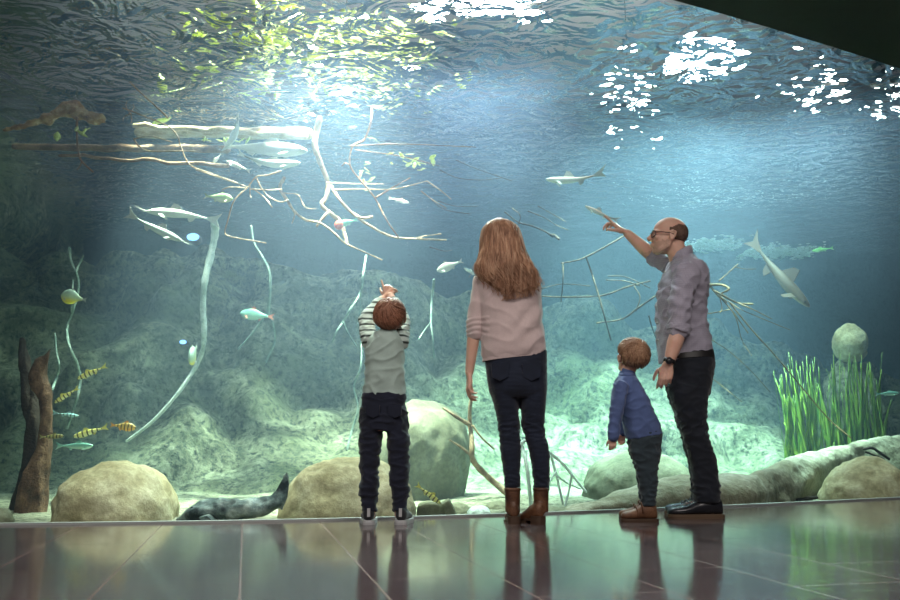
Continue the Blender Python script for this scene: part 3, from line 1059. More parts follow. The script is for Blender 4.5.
def fish(name, label, head, tail, Y, prof, m, mfin=None, dY=0, bend=0, group=None, whisk=0, fins=1.0, cat='fish', tailsize=.22, roll=0):
    """head/tail in pixels; body mesh is the thing, fins and eyes its parts. Built along +x (tail) and then turned"""
    h, ta = at(*head, Y), at(*tail, Y + dY)
    L = (ta - h).length / (1 + tailsize * .8)
    X = (ta - h).normalized()
    Z = Vector((0, 0, 1)) - X * X.z
    Z.normalize()
    if roll:
        Z = Matrix.Rotation(roll, 3, X) @ Z
    Yv = Z.cross(X)
    M = Matrix((X, Yv, Z)).transposed()
    R4 = M.to_4x4()
    mfin = mfin or m

    def bz(u):
        return bend * (u - .35) ** 2 if u > .35 else bend * .35 * (u - .35) ** 2
    b = MB()
    pr = [tuple(np.array(p)) for p in PROF[prof]]
    pr = crom(pr, 3)
    rings = []
    for u, hz, wy in pr:
        hz, wy = max(.004, hz), max(.004, wy)
        rings.append([Vector((u, wy * math.cos(a), hz * math.sin(a) + bz(u))) * L for a in (2 * PI * j / 16 for j in range(16))])
    b.loft(rings)
    o = tag(b.build(name, m, origin=(0, 0, 0)), label, cat, group)

    def fin(nm, pts, th=.006, y=0.0, splay=0.0):
        bb = MB()
        n = len(pts)
        f, k = [], []
        for (u, z) in pts:
            y_ = y + splay * abs(z - pts[0][1])
            f.append(Vector((u, y_ - th, z + bz(u))) * L)
            k.append(Vector((u, y_ + th, z + bz(u))) * L)
        bb.loft([f, k], cap=False)
        bb.add(f, [tuple(range(n))])
        bb.add(k, [tuple(reversed(range(n)))])
        bb.build(nm, mfin, o, smooth=False)
    H = max(p[1] for p in PROF[prof])
    ts = tailsize
    fin('tail_fin', [(.97, .02), (1 + ts * .5, ts * .30), (1 + ts, ts * .62), (1 + ts * .72, ts * .12), (1 + ts * .65, 0), (1 + ts * .72, -ts * .12), (1 + ts, -ts * .55), (1 + ts * .5, -ts * .28), (.97, -.02)])
    f = fins
    fin('dorsal_fin', [(.36, H * .8), (.42, H + .09 * f), (.50, H + .075 * f), (.58, H * .95), (.60, H * .7)])
    fin('anal_fin', [(.66, -H * .55), (.70, -H * .75 - .06 * f), (.76, -H * .6 - .045 * f), (.80, -H * .35)])
    for sy in (-1, 1):
        yw = .8 * PROF[prof][3][2]
        fin('pectoral_fin', [(.18, -H * .25), (.28, -H * .55 - .05 * f), (.33, -H * .6 - .05 * f), (.26, -H * .25)], .004, sy * yw, sy * .5)
        bb = MB()
        bb.ell(Vector((.07, sy * .75 * np.interp(.07, [p[0] for p in PROF[prof]], [p[2] for p in PROF[prof]]), .35 * np.interp(.07, [p[0] for p in PROF[prof]], [p[1] for p in PROF[prof]]))) * L, max(.004, .016 * L), seg=8, ring=6)
        bb.build('eye', M_eye, o)
        if whisk:
            bb = MB()
            bb.tube([Vector((.02, sy * .02, -.005)) * L, Vector((-.08, sy * .08, .01)) * L, Vector((-.16, sy * .16, .04)) * L], [.005 * L, .004 * L, .002 * L], 6)
            bb.build('barbel', m, o)
    o.matrix_world = Matrix.Translation(h) @ R4
    return o


F_pale = fishmat('silver_fish', (.16, .19, .18), (.40, .44, .42), (.55, .58, .55))
F_white = fishmat('white_fish', (.34, .34, .28), (.55, .55, .50), (.62, .62, .60))
F_pink = fishmat('pinkish_fish', (.50, .33, .24), (.62, .58, .55), (.70, .70, .70))
F_brown = fishmat('brown_fish', (.035, .025, .017), (.08, .058, .04), (.17, .14, .105))
F_olive = fishmat('olive_fish', (.10, .16, .06), (.26, .34, .13), (.48, .50, .28))
F_yel = fishmat('yellow_belly_fish', (.34, .46, .40), (.52, .62, .40), (.88, .72, .05))
F_teal = fishmat('teal_fish', (.10, .26, .22), (.22, .46, .40), (.45, .66, .58))
F_tiger = fishmat('tiger_fish', (.62, .58, .14), (.85, .80, .32), (.80, .82, .45), (.015, .02, .015), 6)
F_dtiger = fishmat('dark_tiger_fish', (.30, .28, .09), (.42, .38, .15), (.40, .38, .2), (.012, .015, .012), 6)
F_otiger = fishmat('orange_tiger_fish', (.45, .30, .08), (.62, .42, .12), (.75, .42, .06), (.02, .018, .01), 6)
F_btiger = fishmat('blue_striped_fish', (.30, .56, .60), (.55, .78, .82), (.5, .75, .8), (.02, .08, .10), 6)
F_ray = mottled('catfish_skin', (.015, .025, .03), (.13, .18, .18), 7, .5, .35, .5, .02, 25, (.34, .40, .38), (1, 1, 1), .40, .62)
M_finp = plain('pale_fin', (.46, .47, .44), .45, .3)
M_find = plain('dark_fin', (.07, .052, .038), .5, .3)
M_finy = plain('yellow_fin', (.60, .55, .15), .45, .3)
M_finr = plain('reddish_fin', (.45, .16, .12), .45, .3)
M_fino = plain('orange_fin', (.72, .30, .05), .45, .3)

fish('catfish', 'long pale catfish with whiskers above the thickest vine, head to the left', (147, 211), (219, 217), 7.8, 'long', F_white, M_finp, whisk=1, bend=-.10, group='long pale catfish')
fish('catfish', 'long dark backed catfish slanting down to the right, by the blue glint', (182, 241), (127, 216), 7.6, 'long', F_pale, M_finp, whisk=1, bend=.08, group='long pale catfish')
fish('arowana', 'biggest pale fish under the lit log, its head to the right', (307, 151), (224, 146), 7.95, 'mid', F_white, M_finp, dY=.2, fins=.5, tailsize=.12, group='pale fish under the logs')
fish('arowana', 'long silvery fish just under the biggest pale one, head to the right', (300, 164), (238, 164), 7.9, 'long', F_pale, M_finp, dY=.1, bend=.35, fins=.5, tailsize=.12, group='pale fish under the logs')
fish('arowana', 'silvery fish bent upwards across the slim log', (226, 148), (246, 118), 7.9, 'slim', F_pale, M_finp, bend=.55, fins=.3, tailsize=.12, group='pale fish under the logs')
fish('small_fish', 'tiny white fish left of the biggest pale one, pointing downwards', (213, 163), (221, 154), 7.8, 'deep', F_white, M_finp, group='pale fish under the logs')
fish('small_fish', 'small slim white fish below the bent silvery one, tail lower right', (226, 161), (250, 171), 7.8, 'slim', F_white, M_finp, group='pale fish under the logs')
fish('olive_fish', 'oval olive fish beside the thin twigs, above the long catfish', (233, 199), (205, 196), 7.7, 'deep', F_olive)
fish('catfish', 'white and pink catfish swimming alone under the ripples above the pointing hand', (546, 180), (604, 181), 8.2, 'long', F_pink, M_finp, bend=.28, fins=1.4, tailsize=.25)
fish('catfish', 'pale catfish just in front of the man\'s pointing finger', (585, 206), (617, 222), 7.6, 'long', F_pink, M_finp, bend=.1, fins=1.2)
fish('sturgeon', 'brown long nosed fish diving to the lower right behind the man', (809, 307), (748, 243), 8.6, 'long', F_brown, M_find, dY=.4, fins=1.7, tailsize=.22, cat='fish', bend=.1)
fish('white_fish', 'plump white fish between the boy\'s hand and the woman\'s hair', (437, 271), (462, 261), 8.0, 'deep', F_white, M_finp)
fish('white_fish', 'small white fish partly hidden behind the woman\'s hair', (464, 268), (479, 277), 8.6, 'slim', F_pale, M_finp)
fish('yellow_bellied_fish', 'round yellow bellied fish in front of the crooked vine', (61, 295), (86, 300), 7.2, 'round', F_yel, M_finp, fins=.5)
fish('yellow_bellied_fish', 'small yellow bellied fish in front of the thickest vine beside a blue glint', (190, 361), (197, 346), 7.9, 'round', F_yel, M_finp, dY=.25, fins=.5)
fish('teal_fish', 'teal fish with a reddish tail crossing the faint teal vine', (240, 313), (273, 317), 8.5, 'deep', F_teal, M_finr)
fish('teal_fish', 'plain teal fish swimming below the striped fish by the stump', (93, 446), (57, 446), 6.6, 'slim', F_teal)
fish('teal_fish', 'dim teal fish beside the eelgrass at the right end of the window', (899, 393), (876, 394), 9.0, 'slim', F_teal)
TG = 'striped fish'
fish('tiger_barb', 'yellow and black striped fish highest of those by the crooked vine', (77, 379), (106, 366), 6.5, 'slim', F_tiger, M_finy, group=TG)
fish('tiger_barb', 'yellow and black striped fish second from the top, against the brown stump', (54, 403), (78, 388), 6.4, 'slim', F_tiger, M_finy, group=TG)
fish('tiger_barb', 'pale blue striped fish between the stump and the crooked vine', (79, 416), (53, 413), 6.8, 'long', F_btiger, group=TG)
fish('tiger_barb', 'dim brownish striped fish in front of the stump, lowest on the left', (64, 436), (40, 437), 6.3, 'slim', F_dtiger, group=TG)
fish('tiger_barb', 'yellow and black striped fish directly above the plain teal fish', (73, 437), (107, 427), 6.5, 'slim', F_tiger, M_finy, group=TG)
fish('tiger_barb', 'orange brown striped fish at the tip of the thickest vine', (136, 428), (111, 425), 6.6, 'deep', F_otiger, M_fino, group=TG)
fish('tiger_barb', 'yellow and black striped fish slanting over the broken slab beside the boy', (441, 504), (417, 485), 6.0, 'slim', F_tiger, M_finy, group=TG)
rf = fish('parrot_fish', 'small green fish with a red head by the tip of the pale forked branch', (337, 225), (357, 220), 8.0, 'deep', fishmat('green_fish', (.10, .36, .28), (.18, .5, .42), (.3, .6, .5)))
b = MB()
b.ell(rf.location + Vector((.02, 0, 0)), (.045, .03, .045), seg=14, ring=9)
b.build('red_head', plain('red_scales', (.62, .10, .06), .4), None, origin=(0, 0, 0))
hd = C.objects['red_head']
hd.data.transform(Matrix.Translation(-Vector(rf.location)))
hd.parent = rf
hd.matrix_basis = rf.matrix_world.to_3x3().inverted().to_4x4()
fish('small_fish', 'small pale fish under the sunken branches, between the two twig forks', (409, 203), (389, 198), 8.3, 'slim', F_pink)
fish('green_fish', 'green slender fish near the far surface, right of the white reflection', (812, 251), (833, 248), 10.5, 'slim', fishmat('bright_green_fish', (.12, .40, .10), (.25, .6, .2), (.4, .7, .4)))
lf = fish('small_fish', 'small white fish with orange fins resting against the pale ledge', (762, 494), (743, 491), 6.4, 'slim', F_white, M_fino)
p = onledge(752, 492, -.16) - (lf.matrix_world @ Vector((.05, 0, 0)))
lf.location = lf.location + p

# big dark catfish lying on the bed, tail raised
Y = 5.45
s = pxm(230, 510, Y)
b = MB()
prof = [(179, 523, 3, 6), (190, 516, 9, 14), (203, 511, 12, 20), (216, 510, 11.5, 20), (235, 509, 10.5, 17), (252, 508.5, 10, 14), (264, 507, 9.5, 11), (274, 503, 8, 8), (280, 494, 5, 5), (284, 484, 3.5, 3.5), (286, 474, 1.5, 2)]
prof = crom(prof, 4)
rings = []
for i, (x, y, hz, wy) in enumerate(prof):
    a, c = prof[max(0, i - 1)], prof[min(len(prof) - 1, i + 1)]
    d = Vector((c[0] - a[0], 0, -(c[1] - a[1]))).normalized()
    nz = Vector((-d.z, 0, d.x))
    p = at(x, y, Y)
    rings.append([p + nz * hz * s * math.sin(q) + Vector((0, 1, 0)) * wy * s * math.cos(q) for q in (2 * PI * j / 20 for j in range(20))])
b.loft(rings)
def f_cat(co_, no_):
    for i in range(len(co_)):
        p = co_[i]
        co_[i] = p + no_[i] * (.022 * fbm((p[0] * 7, p[1] * 7, p[2] * 9), 3))
    return co_
bc = tag(b.skin('catfish', F_ray, .010, 3, origin=at(230, 522, Y), fn=f_cat), 'large dark mottled catfish lying on the bed between two tan boulders, tail raised', 'fish')
b = MB()
f0 = [at(x, y, Y) for x, y in ((271, 500), (280, 484), (287, 472), (289, 484), (287, 498), (282, 510))]
b.loft([[p - Vector((0, .012, 0)) for p in f0], [p + Vector((0, .012, 0)) for p in f0]])
b.build('tail_fin', F_ray, bc, smooth=False)
b = MB()
for sy in (-1, 1):
    f0 = [at(x, y, Y) + Vector((0, sy * .1, 0)) for x, y in ((206, 514), (214, 512), (222, 519), (214, 523))]
    b.loft([[p for p in f0], [p + Vector((0, sy * .015 + sy * .04, -.01)) for p in f0]])
    b.build('pectoral_fin', F_ray, bc, smooth=False)
    b = MB()
    b.ell(at(196, 511, Y) + Vector((0, sy * 14 * s, .02)), .012, seg=10, ring=7)
    b.build('eye', M_eye, bc)
    b = MB()
# ================================================================== people
def ring(L, R, Y, d, k=1.0, n=28, sq=2.35, grow=0.0):
    """closed ring whose silhouette runs between two pixels at depth Y; d = half extent in depth"""
    a, c = at(L[0], L[1], Y), at(R[0], R[1], Y)
    m, U = (a + c) / 2, (c - a) / 2
    U = U * k + U.normalized() * grow
    V = Vector((0, d * k + grow, 0))
    out = []
    for j in range(n):
        q = 2 * PI * j / n
        x, y = math.cos(q), math.sin(q)
        x = math.copysign(abs(x) ** (2 / sq), x)
        y = math.copysign(abs(y) ** (2 / sq), y)
        out.append(m + U * x + V * y)
    return out


def body_of(b, spec, Y, k=1.0, sq=2.35, grow=0.0, dens=3, dx=0.0):
    """spec rows: (xl, yl, xr, yr, d[, dY]) from one end to the other"""
    rows = crom([tuple(r) + ((0,) if len(r) == 5 else ()) for r in spec], dens)
    b.loft([ring((r[0] + dx, r[1]), (r[2] + dx, r[3]), Y + r[5], r[4], k, sq=sq, grow=grow) for r in rows])


def ortho(d, n):
    d = Vector(d).normalized()
    n = Vector(n)
    n = (n - d * n.dot(d)).normalized()
    return d, n


def hand(b, wrist, d, n, side, s=1.0, curls=(.3, .35, .4, .45), index_up=0.0, thumb_in=.2, spread=.06):
    """palm, four bent fingers, thumb. d towards the fingers, n out of the palm, side=+1 right hand, -1 left hand"""
    d, n = ortho(d, n)
    t = d.cross(n) * side           # thumb side
    w = Vector(wrist)
    b.tube([w - d * .02 * s, w + d * .012 * s], [.027 * s, .025 * s], 14, flat=.72, up=n)
    off = (.031, .0105, -.0105, -.030)
    kl = (.088, .092, .087, .079)
    ln = (.074, .083, .077, .060)
    rr = (.0092, .0095, .009, .008)
    for k in range(4):
        kn = w + (d * kl[k] + t * off[k]) * s - n * (.004 if k in (1, 2) else .001) * s
        b.tube([w + t * off[k] * .55 * s, w + (d * kl[k] * .55 + t * off[k] * .9) * s + n * .004 * s, kn], [.0145 * s, .0150 * s, .0115 * s], 10)
        a = -index_up if (k == 0 and index_up) else 0.0
        c = curls[k]
        dd = (d + t * spread * (1.5 - k)).normalized()
        p = kn
        path, R = [p], [rr[k] * s * 1.05]
        for q, fr_ in enumerate((.45, .31, .24)):
            a += c * (1.0 if q == 0 else 1.25 if q == 1 else .8)
            v_ = (dd * math.cos(a) + n * math.sin(a)).normalized()
            p = p + v_ * ln[k] * fr_ * s
            path.append(p)
            R.append(rr[k] * s * (1.0, .93, .82)[q])
        b.tube(path, R, 10)
    # heel of the hand and thumb
    b.ell(w + (d * .032 + t * .022) * s + n * .008 * s, (.020 * s,) * 3, seg=12, ring=8)
    p0 = w + (d * .022 + t * .022) * s + n * .006 * s
    p1 = p0 + (d * .62 + t * .72 + n * .25).normalized() * .040 * s
    p2 = p1 + (d * .88 + t * (.42 - thumb_in) + n * (.2 + thumb_in)).normalized() * .033 * s
    p3 = p2 + (d * .95 + t * (.15 - thumb_in) + n * (.25 + thumb_in)).normalized() * .027 * s
    b.tube([p0, p1, p2, p3], [.0140 * s, .0120 * s, .0102 * s, .0080 * s], 10)


def rotm(yaw=0, pitch=0, roll=0):
    """head frame: +y face, +z up. yaw about z (positive = to its left), pitch up, roll"""
    return Matrix.Rotation(yaw, 3, 'Z') @ Matrix.Rotation(pitch, 3, 'X') @ Matrix.Rotation(roll, 3, 'Y')


def head(b, c, R, H, child=False):
    c = Vector(c)

    def P(x, y, z):
        return c + R @ Vector((x, y, z)) * H
    fat = 1.06 if child else 1.0
    b.ell(P(0, -.055, .115), ((.385 if child else .335) * H, .425 * H, .375 * H), R, 28, 18)
    b.ell(P(0, .085, -.10), (.285 * H * fat, .315 * H, .33 * H), R, 24, 16)
    b.ell(P(0, .10, -.26), (.245 * H * fat, .265 * H, .20 * H), R, 22, 14)
    b.ell(P(0, .275, -.405), (.10 * H, .085 * H, .075 * H), R, 14, 10)
    for s in (-1, 1):
        b.tube([P(s * .27, -.02, -.10), P(s * .25, .02, -.28), P(s * .15, .20, -.40), P(0, .29, -.42)], [.075 * H, .075 * H, .07 * H, .065 * H], 10)
        b.ell(P(s * .165, .295, -.09), (.10 * H, .075 * H, .085 * H), R, 14, 9)        # cheek
        b.tube([P(s * .05, .375, .055), P(s * .15, .355, .075), P(s * .235, .275, .05)], [.035 * H, .036 * H, .03 * H], 8)   # brow
        # ear
        ex = .045 if child else 0
        ce = P(s * (.345 + ex), -.045, -.04)
        Re = R @ Matrix.Rotation(s * -.35, 3, 'Z')
        b.ell(ce, (.030 * H, .085 * H, .13 * H), Re, 14, 10)
        b.tube([P(s * (.36 + ex), -.01, .02), P(s * (.385 + ex), -.06, .075), P(s * (.40 + ex), -.125, .04), P(s * (.385 + ex), -.115, -.05), P(s * (.355 + ex), -.05, -.145)], [.022 * H, .024 * H, .026 * H, .024 * H, .03 * H], 8)
        b.ell(P(s * .05, .435, -.135), (.035 * H, .035 * H, .028 * H), R, 10, 7)       # nostril wings
        # eyelids around the eyeball
        b.tube([P(s * .075, .355, .000), P(s * .13, .372, .018), P(s * .19, .335, -.004)], [.018 * H, .02 * H, .016 * H], 8)
        b.tube([P(s * .075, .352, -.035), P(s * .13, .36, -.05), P(s * .19, .33, -.035)], [.016 * H, .018 * H, .016 * H], 8)
    b.tube([P(0, .375, .045), P(0, .425, -.035), P(0, .475, -.105), P(0, .45, -.135)], [.036 * H, .042 * H, .052 * H, .045 * H], 10)   # nose
    b.tube([P(-.10, .345, -.262), P(-.04, .395, -.245), P(0, .398, -.25), P(.04, .395, -.245), P(.10, .345, -.262)], [.016 * H, .026 * H, .027 * H, .026 * H, .016 * H], 8)
    b.tube([P(-.09, .345, -.272), P(0, .388, -.295), P(.09, .345, -.272)], [.016 * H, .031 * H, .016 * H], 8)
    return P


M_white_eye = plain('eyeball', (.80, .80, .78), .2, .6)
M_iris = plain('iris', (.05, .06, .07), .15, .6)


def eyes(P, R, H, parent):
    for s in (-1, 1):
        b = MB()
        b.ell(P(s * .13, .315, -.018), .056 * H, seg=14, ring=10)
        o = b.build('eye', M_white_eye, parent)
        b = MB()
        b.ell(P(s * .13, .315 + .045, -.016), (.024 * H, .014 * H, .024 * H), R, 12, 8)
        b.build('iris', M_iris, o)


def skinmat(name, c):
    t = NT(name)
    v = t.coord()
    n1 = t.noise(v, 22, 4)
    n2 = t.noise(v, 260, 3)
    col = t.mix(t.ramp(n1, [(.35, 0), (.65, .5)]), c, (c[0] * .95, c[1] * .78, c[2] * .74))
    return t.bsdf(col, .5, .35, t.bump(n2, .12, .002), Subsurface_Weight=.12, Subsurface_Scale=.01)


M_skin = skinmat('skin', (.64, .40, .30))
M_skinw = skinmat('warm_skin', (.60, .37, .28))
M_stub = mottled('stubble', (.47, .295, .225), (.58, .365, .28), 60, .6, .3, .2, .003, 400)


def clothmat(name, c, weave=500, rough=.85, var=.25, bump=.25, sheen=.2, extra=None):
    t = NT(name)
    v = t.coord()
    n1 = t.noise(v, 7, 4)
    n2 = t.noise(v, weave, 2)
    col = t.mix(t.ramp(n1, [(.3, 0), (.7, 1)]), tuple(x * (1 - var) for x in c), tuple(min(1, x * (1 + var * .5)) for x in c))
    col = t.mix(t.ramp(n2, [(.35, .30), (.65, 0)]), col, tuple(x * .55 for x in c))
    if extra:
        col = extra(t, v, col)
    return t.bsdf(col, rough, .2, t.bump(n2, bump, .003), Sheen_Weight=sheen)


def cloth(A, sc_, seed=0, ridge=.6, lim=None):
    """wrinkle function for MB.skin: soft noise and ridged folds stretched by sc_=(x, y, z)"""
    def f(co_, no_):
        for i in range(len(co_)):
            p = co_[i]
            q = Vector((p[0] * sc_[0] + seed, p[1] * sc_[1], p[2] * sc_[2]))
            r = 1 - abs(noise.noise(q * 1.7 + Vector((3.1, 0, 0)))) * 2
            a = A * (.55 * noise.noise(q) + ridge * (max(0, r) ** 2 - .35) + .25 * noise.noise(q * 3.3))
            if lim:
                a *= lim(p)
            co_[i] = p + no_[i] * a
        return co_
    return f


def shoe(parent, heel, yaw, L, W, H, m_up, m_sole, sole=.022, name='shoe', heelh=0.0, shaft=None, laces=None, label=None):
    """heel point on the floor, toe towards (sin yaw, cos yaw). returns the shoe part"""
    heel = Vector(heel)
    d = Vector((math.sin(yaw), math.cos(yaw), 0))
    t_ = Vector((d.y, -d.x, 0))
    us = [0, .04, .12, .25, .38, .5, .62, .75, .87, .95, 1.0]
    ws = [.30, .56, .70, .74, .76, .84, .95, 1.0, .90, .66, .30]
    hs = [.72, .92, 1.0, 1.0, .94, .76, .60, .50, .44, .38, .26]
    zz = sole + heelh
    b = MB()
    rings = []
    for u, w_, h in crom(list(zip(us, ws, hs)), 3):
        z0 = sole + heelh * max(0, 1 - u / .55) - .004
        pts = []
        for j in range(24):
            q = 2 * PI * j / 24
            x = math.copysign(abs(math.cos(q)) ** .75, math.cos(q)) * w_ * W / 2
            sq_ = math.sin(q)
            y = (.5 + .5 * math.copysign(abs(sq_) ** (.55 if sq_ < 0 else .95), sq_)) * h * H
            if sq_ > 0:
                x *= 1 - .25 * sq_ * (1 if u < .5 else .6)
            pts.append(heel + d * u * L + t_ * x + Vector((0, 0, z0 + y)))
        rings.append(pts)
    b.loft(rings)
    if shaft:
        b.loft(shaft)
    up = b.skin(name, m_up, .006, 4, parent=parent)
    if label:
        up['label'] = label
    # sole
    b = MB()
    N = 26
    foot = crom(list(zip(us, ws)), 3)
    left = [heel + d * (u * L * 1.03 - .006) + t_ * (w_ * W * .54 + .002) for u, w_ in foot]
    right = [heel + d * (u * L * 1.03 - .006) - t_ * (w_ * W * .54 + .002) for u, w_ in foot]
    outl = left + right[::-1]
    if heelh:
        outl2 = [p for p in left if (p - heel).dot(d) > .40 * L] + [p for p in right[::-1] if (p - heel).dot(d) > .40 * L]
        b.loft([[p + Vector((0, 0, 0)) for p in outl2], [p + Vector((0, 0, sole + heelh * max(0, 1 - (p - heel).dot(d) / (.55 * L)))) for p in outl2]])
        blk = [p for p in left if (p - heel).dot(d) < .27 * L] + [p for p in right[::-1] if (p - heel).dot(d) < .27 * L]
        b.loft([[p for p in blk], [p + Vector((0, 0, sole + heelh)) for p in blk]])
        mid = [p for p in left if .2 * L < (p - heel).dot(d) < .48 * L] + [p for p in right[::-1] if .2 * L < (p - heel).dot(d) < .48 * L]
        b.loft([[p + Vector((0, 0, heelh * .55)) for p in mid], [p + Vector((0, 0, sole + heelh * .5)) for p in mid]])
    else:
        b.loft([[p for p in outl], [p + Vector((0, 0, sole * .5)) + (p - heel - d * L * .5) * .015 for p in outl], [p + Vector((0, 0, sole)) for p in outl]])
    b.build('sole', m_sole, up, smooth=False)
    if laces:
        b = MB()
        for k in range(laces):
            u = .38 + .30 * k / max(1, laces - 1)
            h = float(np.interp(u, us, hs)) * H + sole + .003
            w_ = float(np.interp(u, us, ws)) * W * .25
            c = heel + d * u * L
            for sg in (-1, 1):
                b.tube([c - t_ * w_ + Vector((0, 0, h - .010)) - d * .008 * sg, c + Vector((0, 0, h + .004)), c + t_ * w_ + Vector((0, 0, h - .010)) + d * .008 * sg], .0028, 6)
        b.build('laces', m_sole if laces < 0 else M_lace, up)
    return up


M_lace = plain('lace', (.03, .03, .032), .7, .3)


def locks(b, path_fn, n, seed, r0=.006, r1=.002, flat=.6, steps=8):
    r = random.Random(seed)
    for k in range(n):
        P = path_fn(r, k, n)
        if len(P) < 3:
            continue
        a = r.uniform(.7, 1.25)
        b.tube(P, [max(.0012, (r0 + (r1 - r0) * i / (len(P) - 1)) * a) for i in range(len(P))], 6, flat=flat)


def hairmat(name, dark, mid, light, sc_=(90, 90, 9)):
    t = NT(name)
    v = t.coord(sc_)
    n1 = t.noise(v, 1.0, 4, .65)
    v2 = t.coord()
    n2 = t.noise(v2, 9, 3)
    col = t.ramp(n1, [(.30, dark), (.5, mid), (.72, light)])
    col = t.mix(t.ramp(n2, [(.35, .45), (.65, 0)]), col, dark)
    return t.bsdf(col, .55, .3, t.bump(n1, .25 if sc_[0] == sc_[2] else .5, .003))


def short_hair(parent, P, R, H, m, seed, crown=(0, -.30, .38), n=230, front=1.0, top=1.0):
    """cap of short locks radiating from a whorl at the crown"""
    c = P(0, -.065, .115)
    rad = Vector((.42, .475, .425)) * H
    Ri = R
    cr = Vector(crown).normalized()
    e1 = cr.cross(Vector((1, 0, 0))).normalized()
    e1 = (Vector((0, 1, 0)) - cr * cr.y).normalized()      # towards the forehead
    e2 = cr.cross(e1)
    b = MB()
    # base shell, kept off the face
    bb = bmesh.new()
    bmesh.ops.create_uvsphere(bb, u_segments=40, v_segments=28, radius=1)
    dele = [v for v in bb.verts if (v.co.y > .55 and v.co.z < .42) or (v.co.y > .02 and v.co.z < -.18 + .6 * v.co.y) or v.co.z < -.78]
    bmesh.ops.delete(bb, geom=dele, context='VERTS')
    bmesh.ops.solidify(bb, geom=bb.faces[:], thickness=.05)
    idx = {v: i for i, v in enumerate(bb.verts)}
    b.add([c + Ri @ Vector((v.co.x * rad.x, v.co.y * rad.y, v.co.z * rad.z)) * .985 for v in bb.verts], [tuple(idx[v] for v in f.verts) for f in bb.faces])
    bb.free()

    def path(r, k, n_):
        a = 2 * PI * (k + r.random()) / n_ * 7.0
        s0 = r.uniform(0, 1) ** .7 * 1.35
        L = r.uniform(.55, .85)
        out = []
        for i in range(8):
            s = s0 + L * i / 7
            aa = a + .35 * i / 7
            v = cr * math.cos(s) + (e1 * math.cos(aa) + e2 * math.sin(aa)) * math.sin(s)
            if (v.y > .62 and v.z < .33) or (v.y > .05 and v.z < -.15 + .55 * v.y) or v.z < -.80:
                break
            lift = 1.0 + .030 * math.sin(PI * min(1, i / 7 * 1.1)) + r.uniform(-.008, .03) + (.035 * i / 7 if i > 5 else 0)
            out.append(c + Ri @ Vector((v.x * rad.x, v.y * rad.y, v.z * rad.z)) * lift)
        return out
    locks(b, path, n, seed, .0075, .0025, .55)
    return b.build('hair', m, parent)


# ------------------------------------------------------------------ boy pointing overhead
BY = 4.88
base = atz(384, 524, 0)
base.y = BY + .05
s_ = pxm(384, 420, BY)
tor = [(362.5, 398, 405.5, 398, .088), (363.5, 388, 405, 388, .092), (364.5, 372, 404.5, 372, .095), (364.8, 357, 404.3, 357, .098), (365.5, 347, 404, 347, .10), (367, 340, 402.5, 340, .095), (372, 334, 399, 334, .08), (380, 329, 396, 329, .06)]
pel = [(362.8, 394, 405.2, 394, .088), (361.5, 404, 406.5, 404, .097), (360, 414, 408, 414, .108), (359.5, 424, 408.5, 424, .105), (361, 431, 407.5, 431, .09)]
legl = [(360, 424, 383.5, 424, .088), (359.2, 437, 382, 437, .082), (359.5, 452, 380.5, 452, .073), (359.2, 467, 379.5, 467, .066), (360.5, 476, 379, 476, .063), (360, 485, 378.2, 485, .062), (358, 492, 379, 492, .062), (361, 498, 378, 498, .056), (362.6, 505, 376.8, 505, .054), (362.6, 511, 377.2, 511, .056)]
legr = [(384.5, 424, 408.3, 424, .088), (387, 437, 409, 437, .082), (388, 452, 409, 452, .073), (389, 467, 409.5, 467, .066), (389.6, 476, 408.6, 476, .063), (390, 485, 408.6, 485, .062), (390.4, 492, 410, 492, .062), (392, 498, 408.6, 498, .056), (392.8, 505, 408, 505, .054), (392.6, 511, 408.2, 511, .056)]
Lsh, Lel, Lwr = at(371, 342, BY), at(365.5, 320, BY + .15), at(382, 299, BY + .28)
Rsh, Rel, Rwr = at(399.5, 342, BY), at(402.5, 321, BY + .15), at(391, 297, BY + .28)
hc = at(389.8, 317, BY - .01)
HR = rotm(.05, .62)
b = MB()
P = head(b, hc, HR, .206, True)
b.tube([at(387, 342, BY), at(388.5, 331, BY + .01), hc + Vector((0, -.005, -.02))], [.05, .045, .045], 16)
body_of(b, tor, BY, .86)
body_of(b, pel, BY, .86)
body_of(b, legl[:-1], BY, .78)
body_of(b, legr[:-1], BY, .78)
for pts in (legl, legr):
    q = pts[-2]
    f = at((q[0] + q[2]) / 2, q[1], BY)
    b.tube([f, Vector((f.x, f.y, .05)), Vector((f.x, f.y + .10, .035))], [.035, .032, .024], 12)
b.tube([Lsh, Lel, Lwr], [.038, .032, .024], 14)
b.tube([Rsh, Rel, Rwr], [.038, .032, .024], 14)
hand(b, Rwr + Vector((-.014, .01, .004)), (-.16, .22, .96), (.1, .95, -.25), 1, .74, (.06, .95, 1.0, 1.0), thumb_in=.1, spread=.10)
hand(b, Lwr + Vector((.004, .01, .008)), (.55, .35, .75), (.75, .3, -.6), -1, .70, (.5, .55, .6, .6))
boy = tag(b.skin('person', M_skin, .0042, 2, origin=base), 'boy seen from behind in grey green sweater, both arms raised, pointing up over his head', 'person', None)
eyes(P, HR, .206, boy)
def stripes(c_dark, c_light, period, w0=.30):
    def ex(t, v, col):
        sp = t.n('ShaderNodeSeparateXYZ')
        t.l(v, sp.inputs[0])
        ns = t.noise(v, 9, 2)
        a = t.math('ADD', t.math('MULTIPLY', sp.outputs['Z'], 1 / period), t.math('MULTIPLY', ns, .35))
        fr_ = t.math('FRACT', a)
        return t.mix(t.ramp(fr_, [(w0 - .04, 1), (w0, 0), (.93, 0), (.97, 1)]), col, c_dark)
    return ex
M_bsw = clothmat('grey_green_jersey', (.38, .48, .43), 420)
M_bslv = clothmat('striped_jersey', (.52, .60, .55), 420, extra=stripes((.03, .045, .042), None, .038))
b = MB()
body_of(b, tor, BY, 1.0)
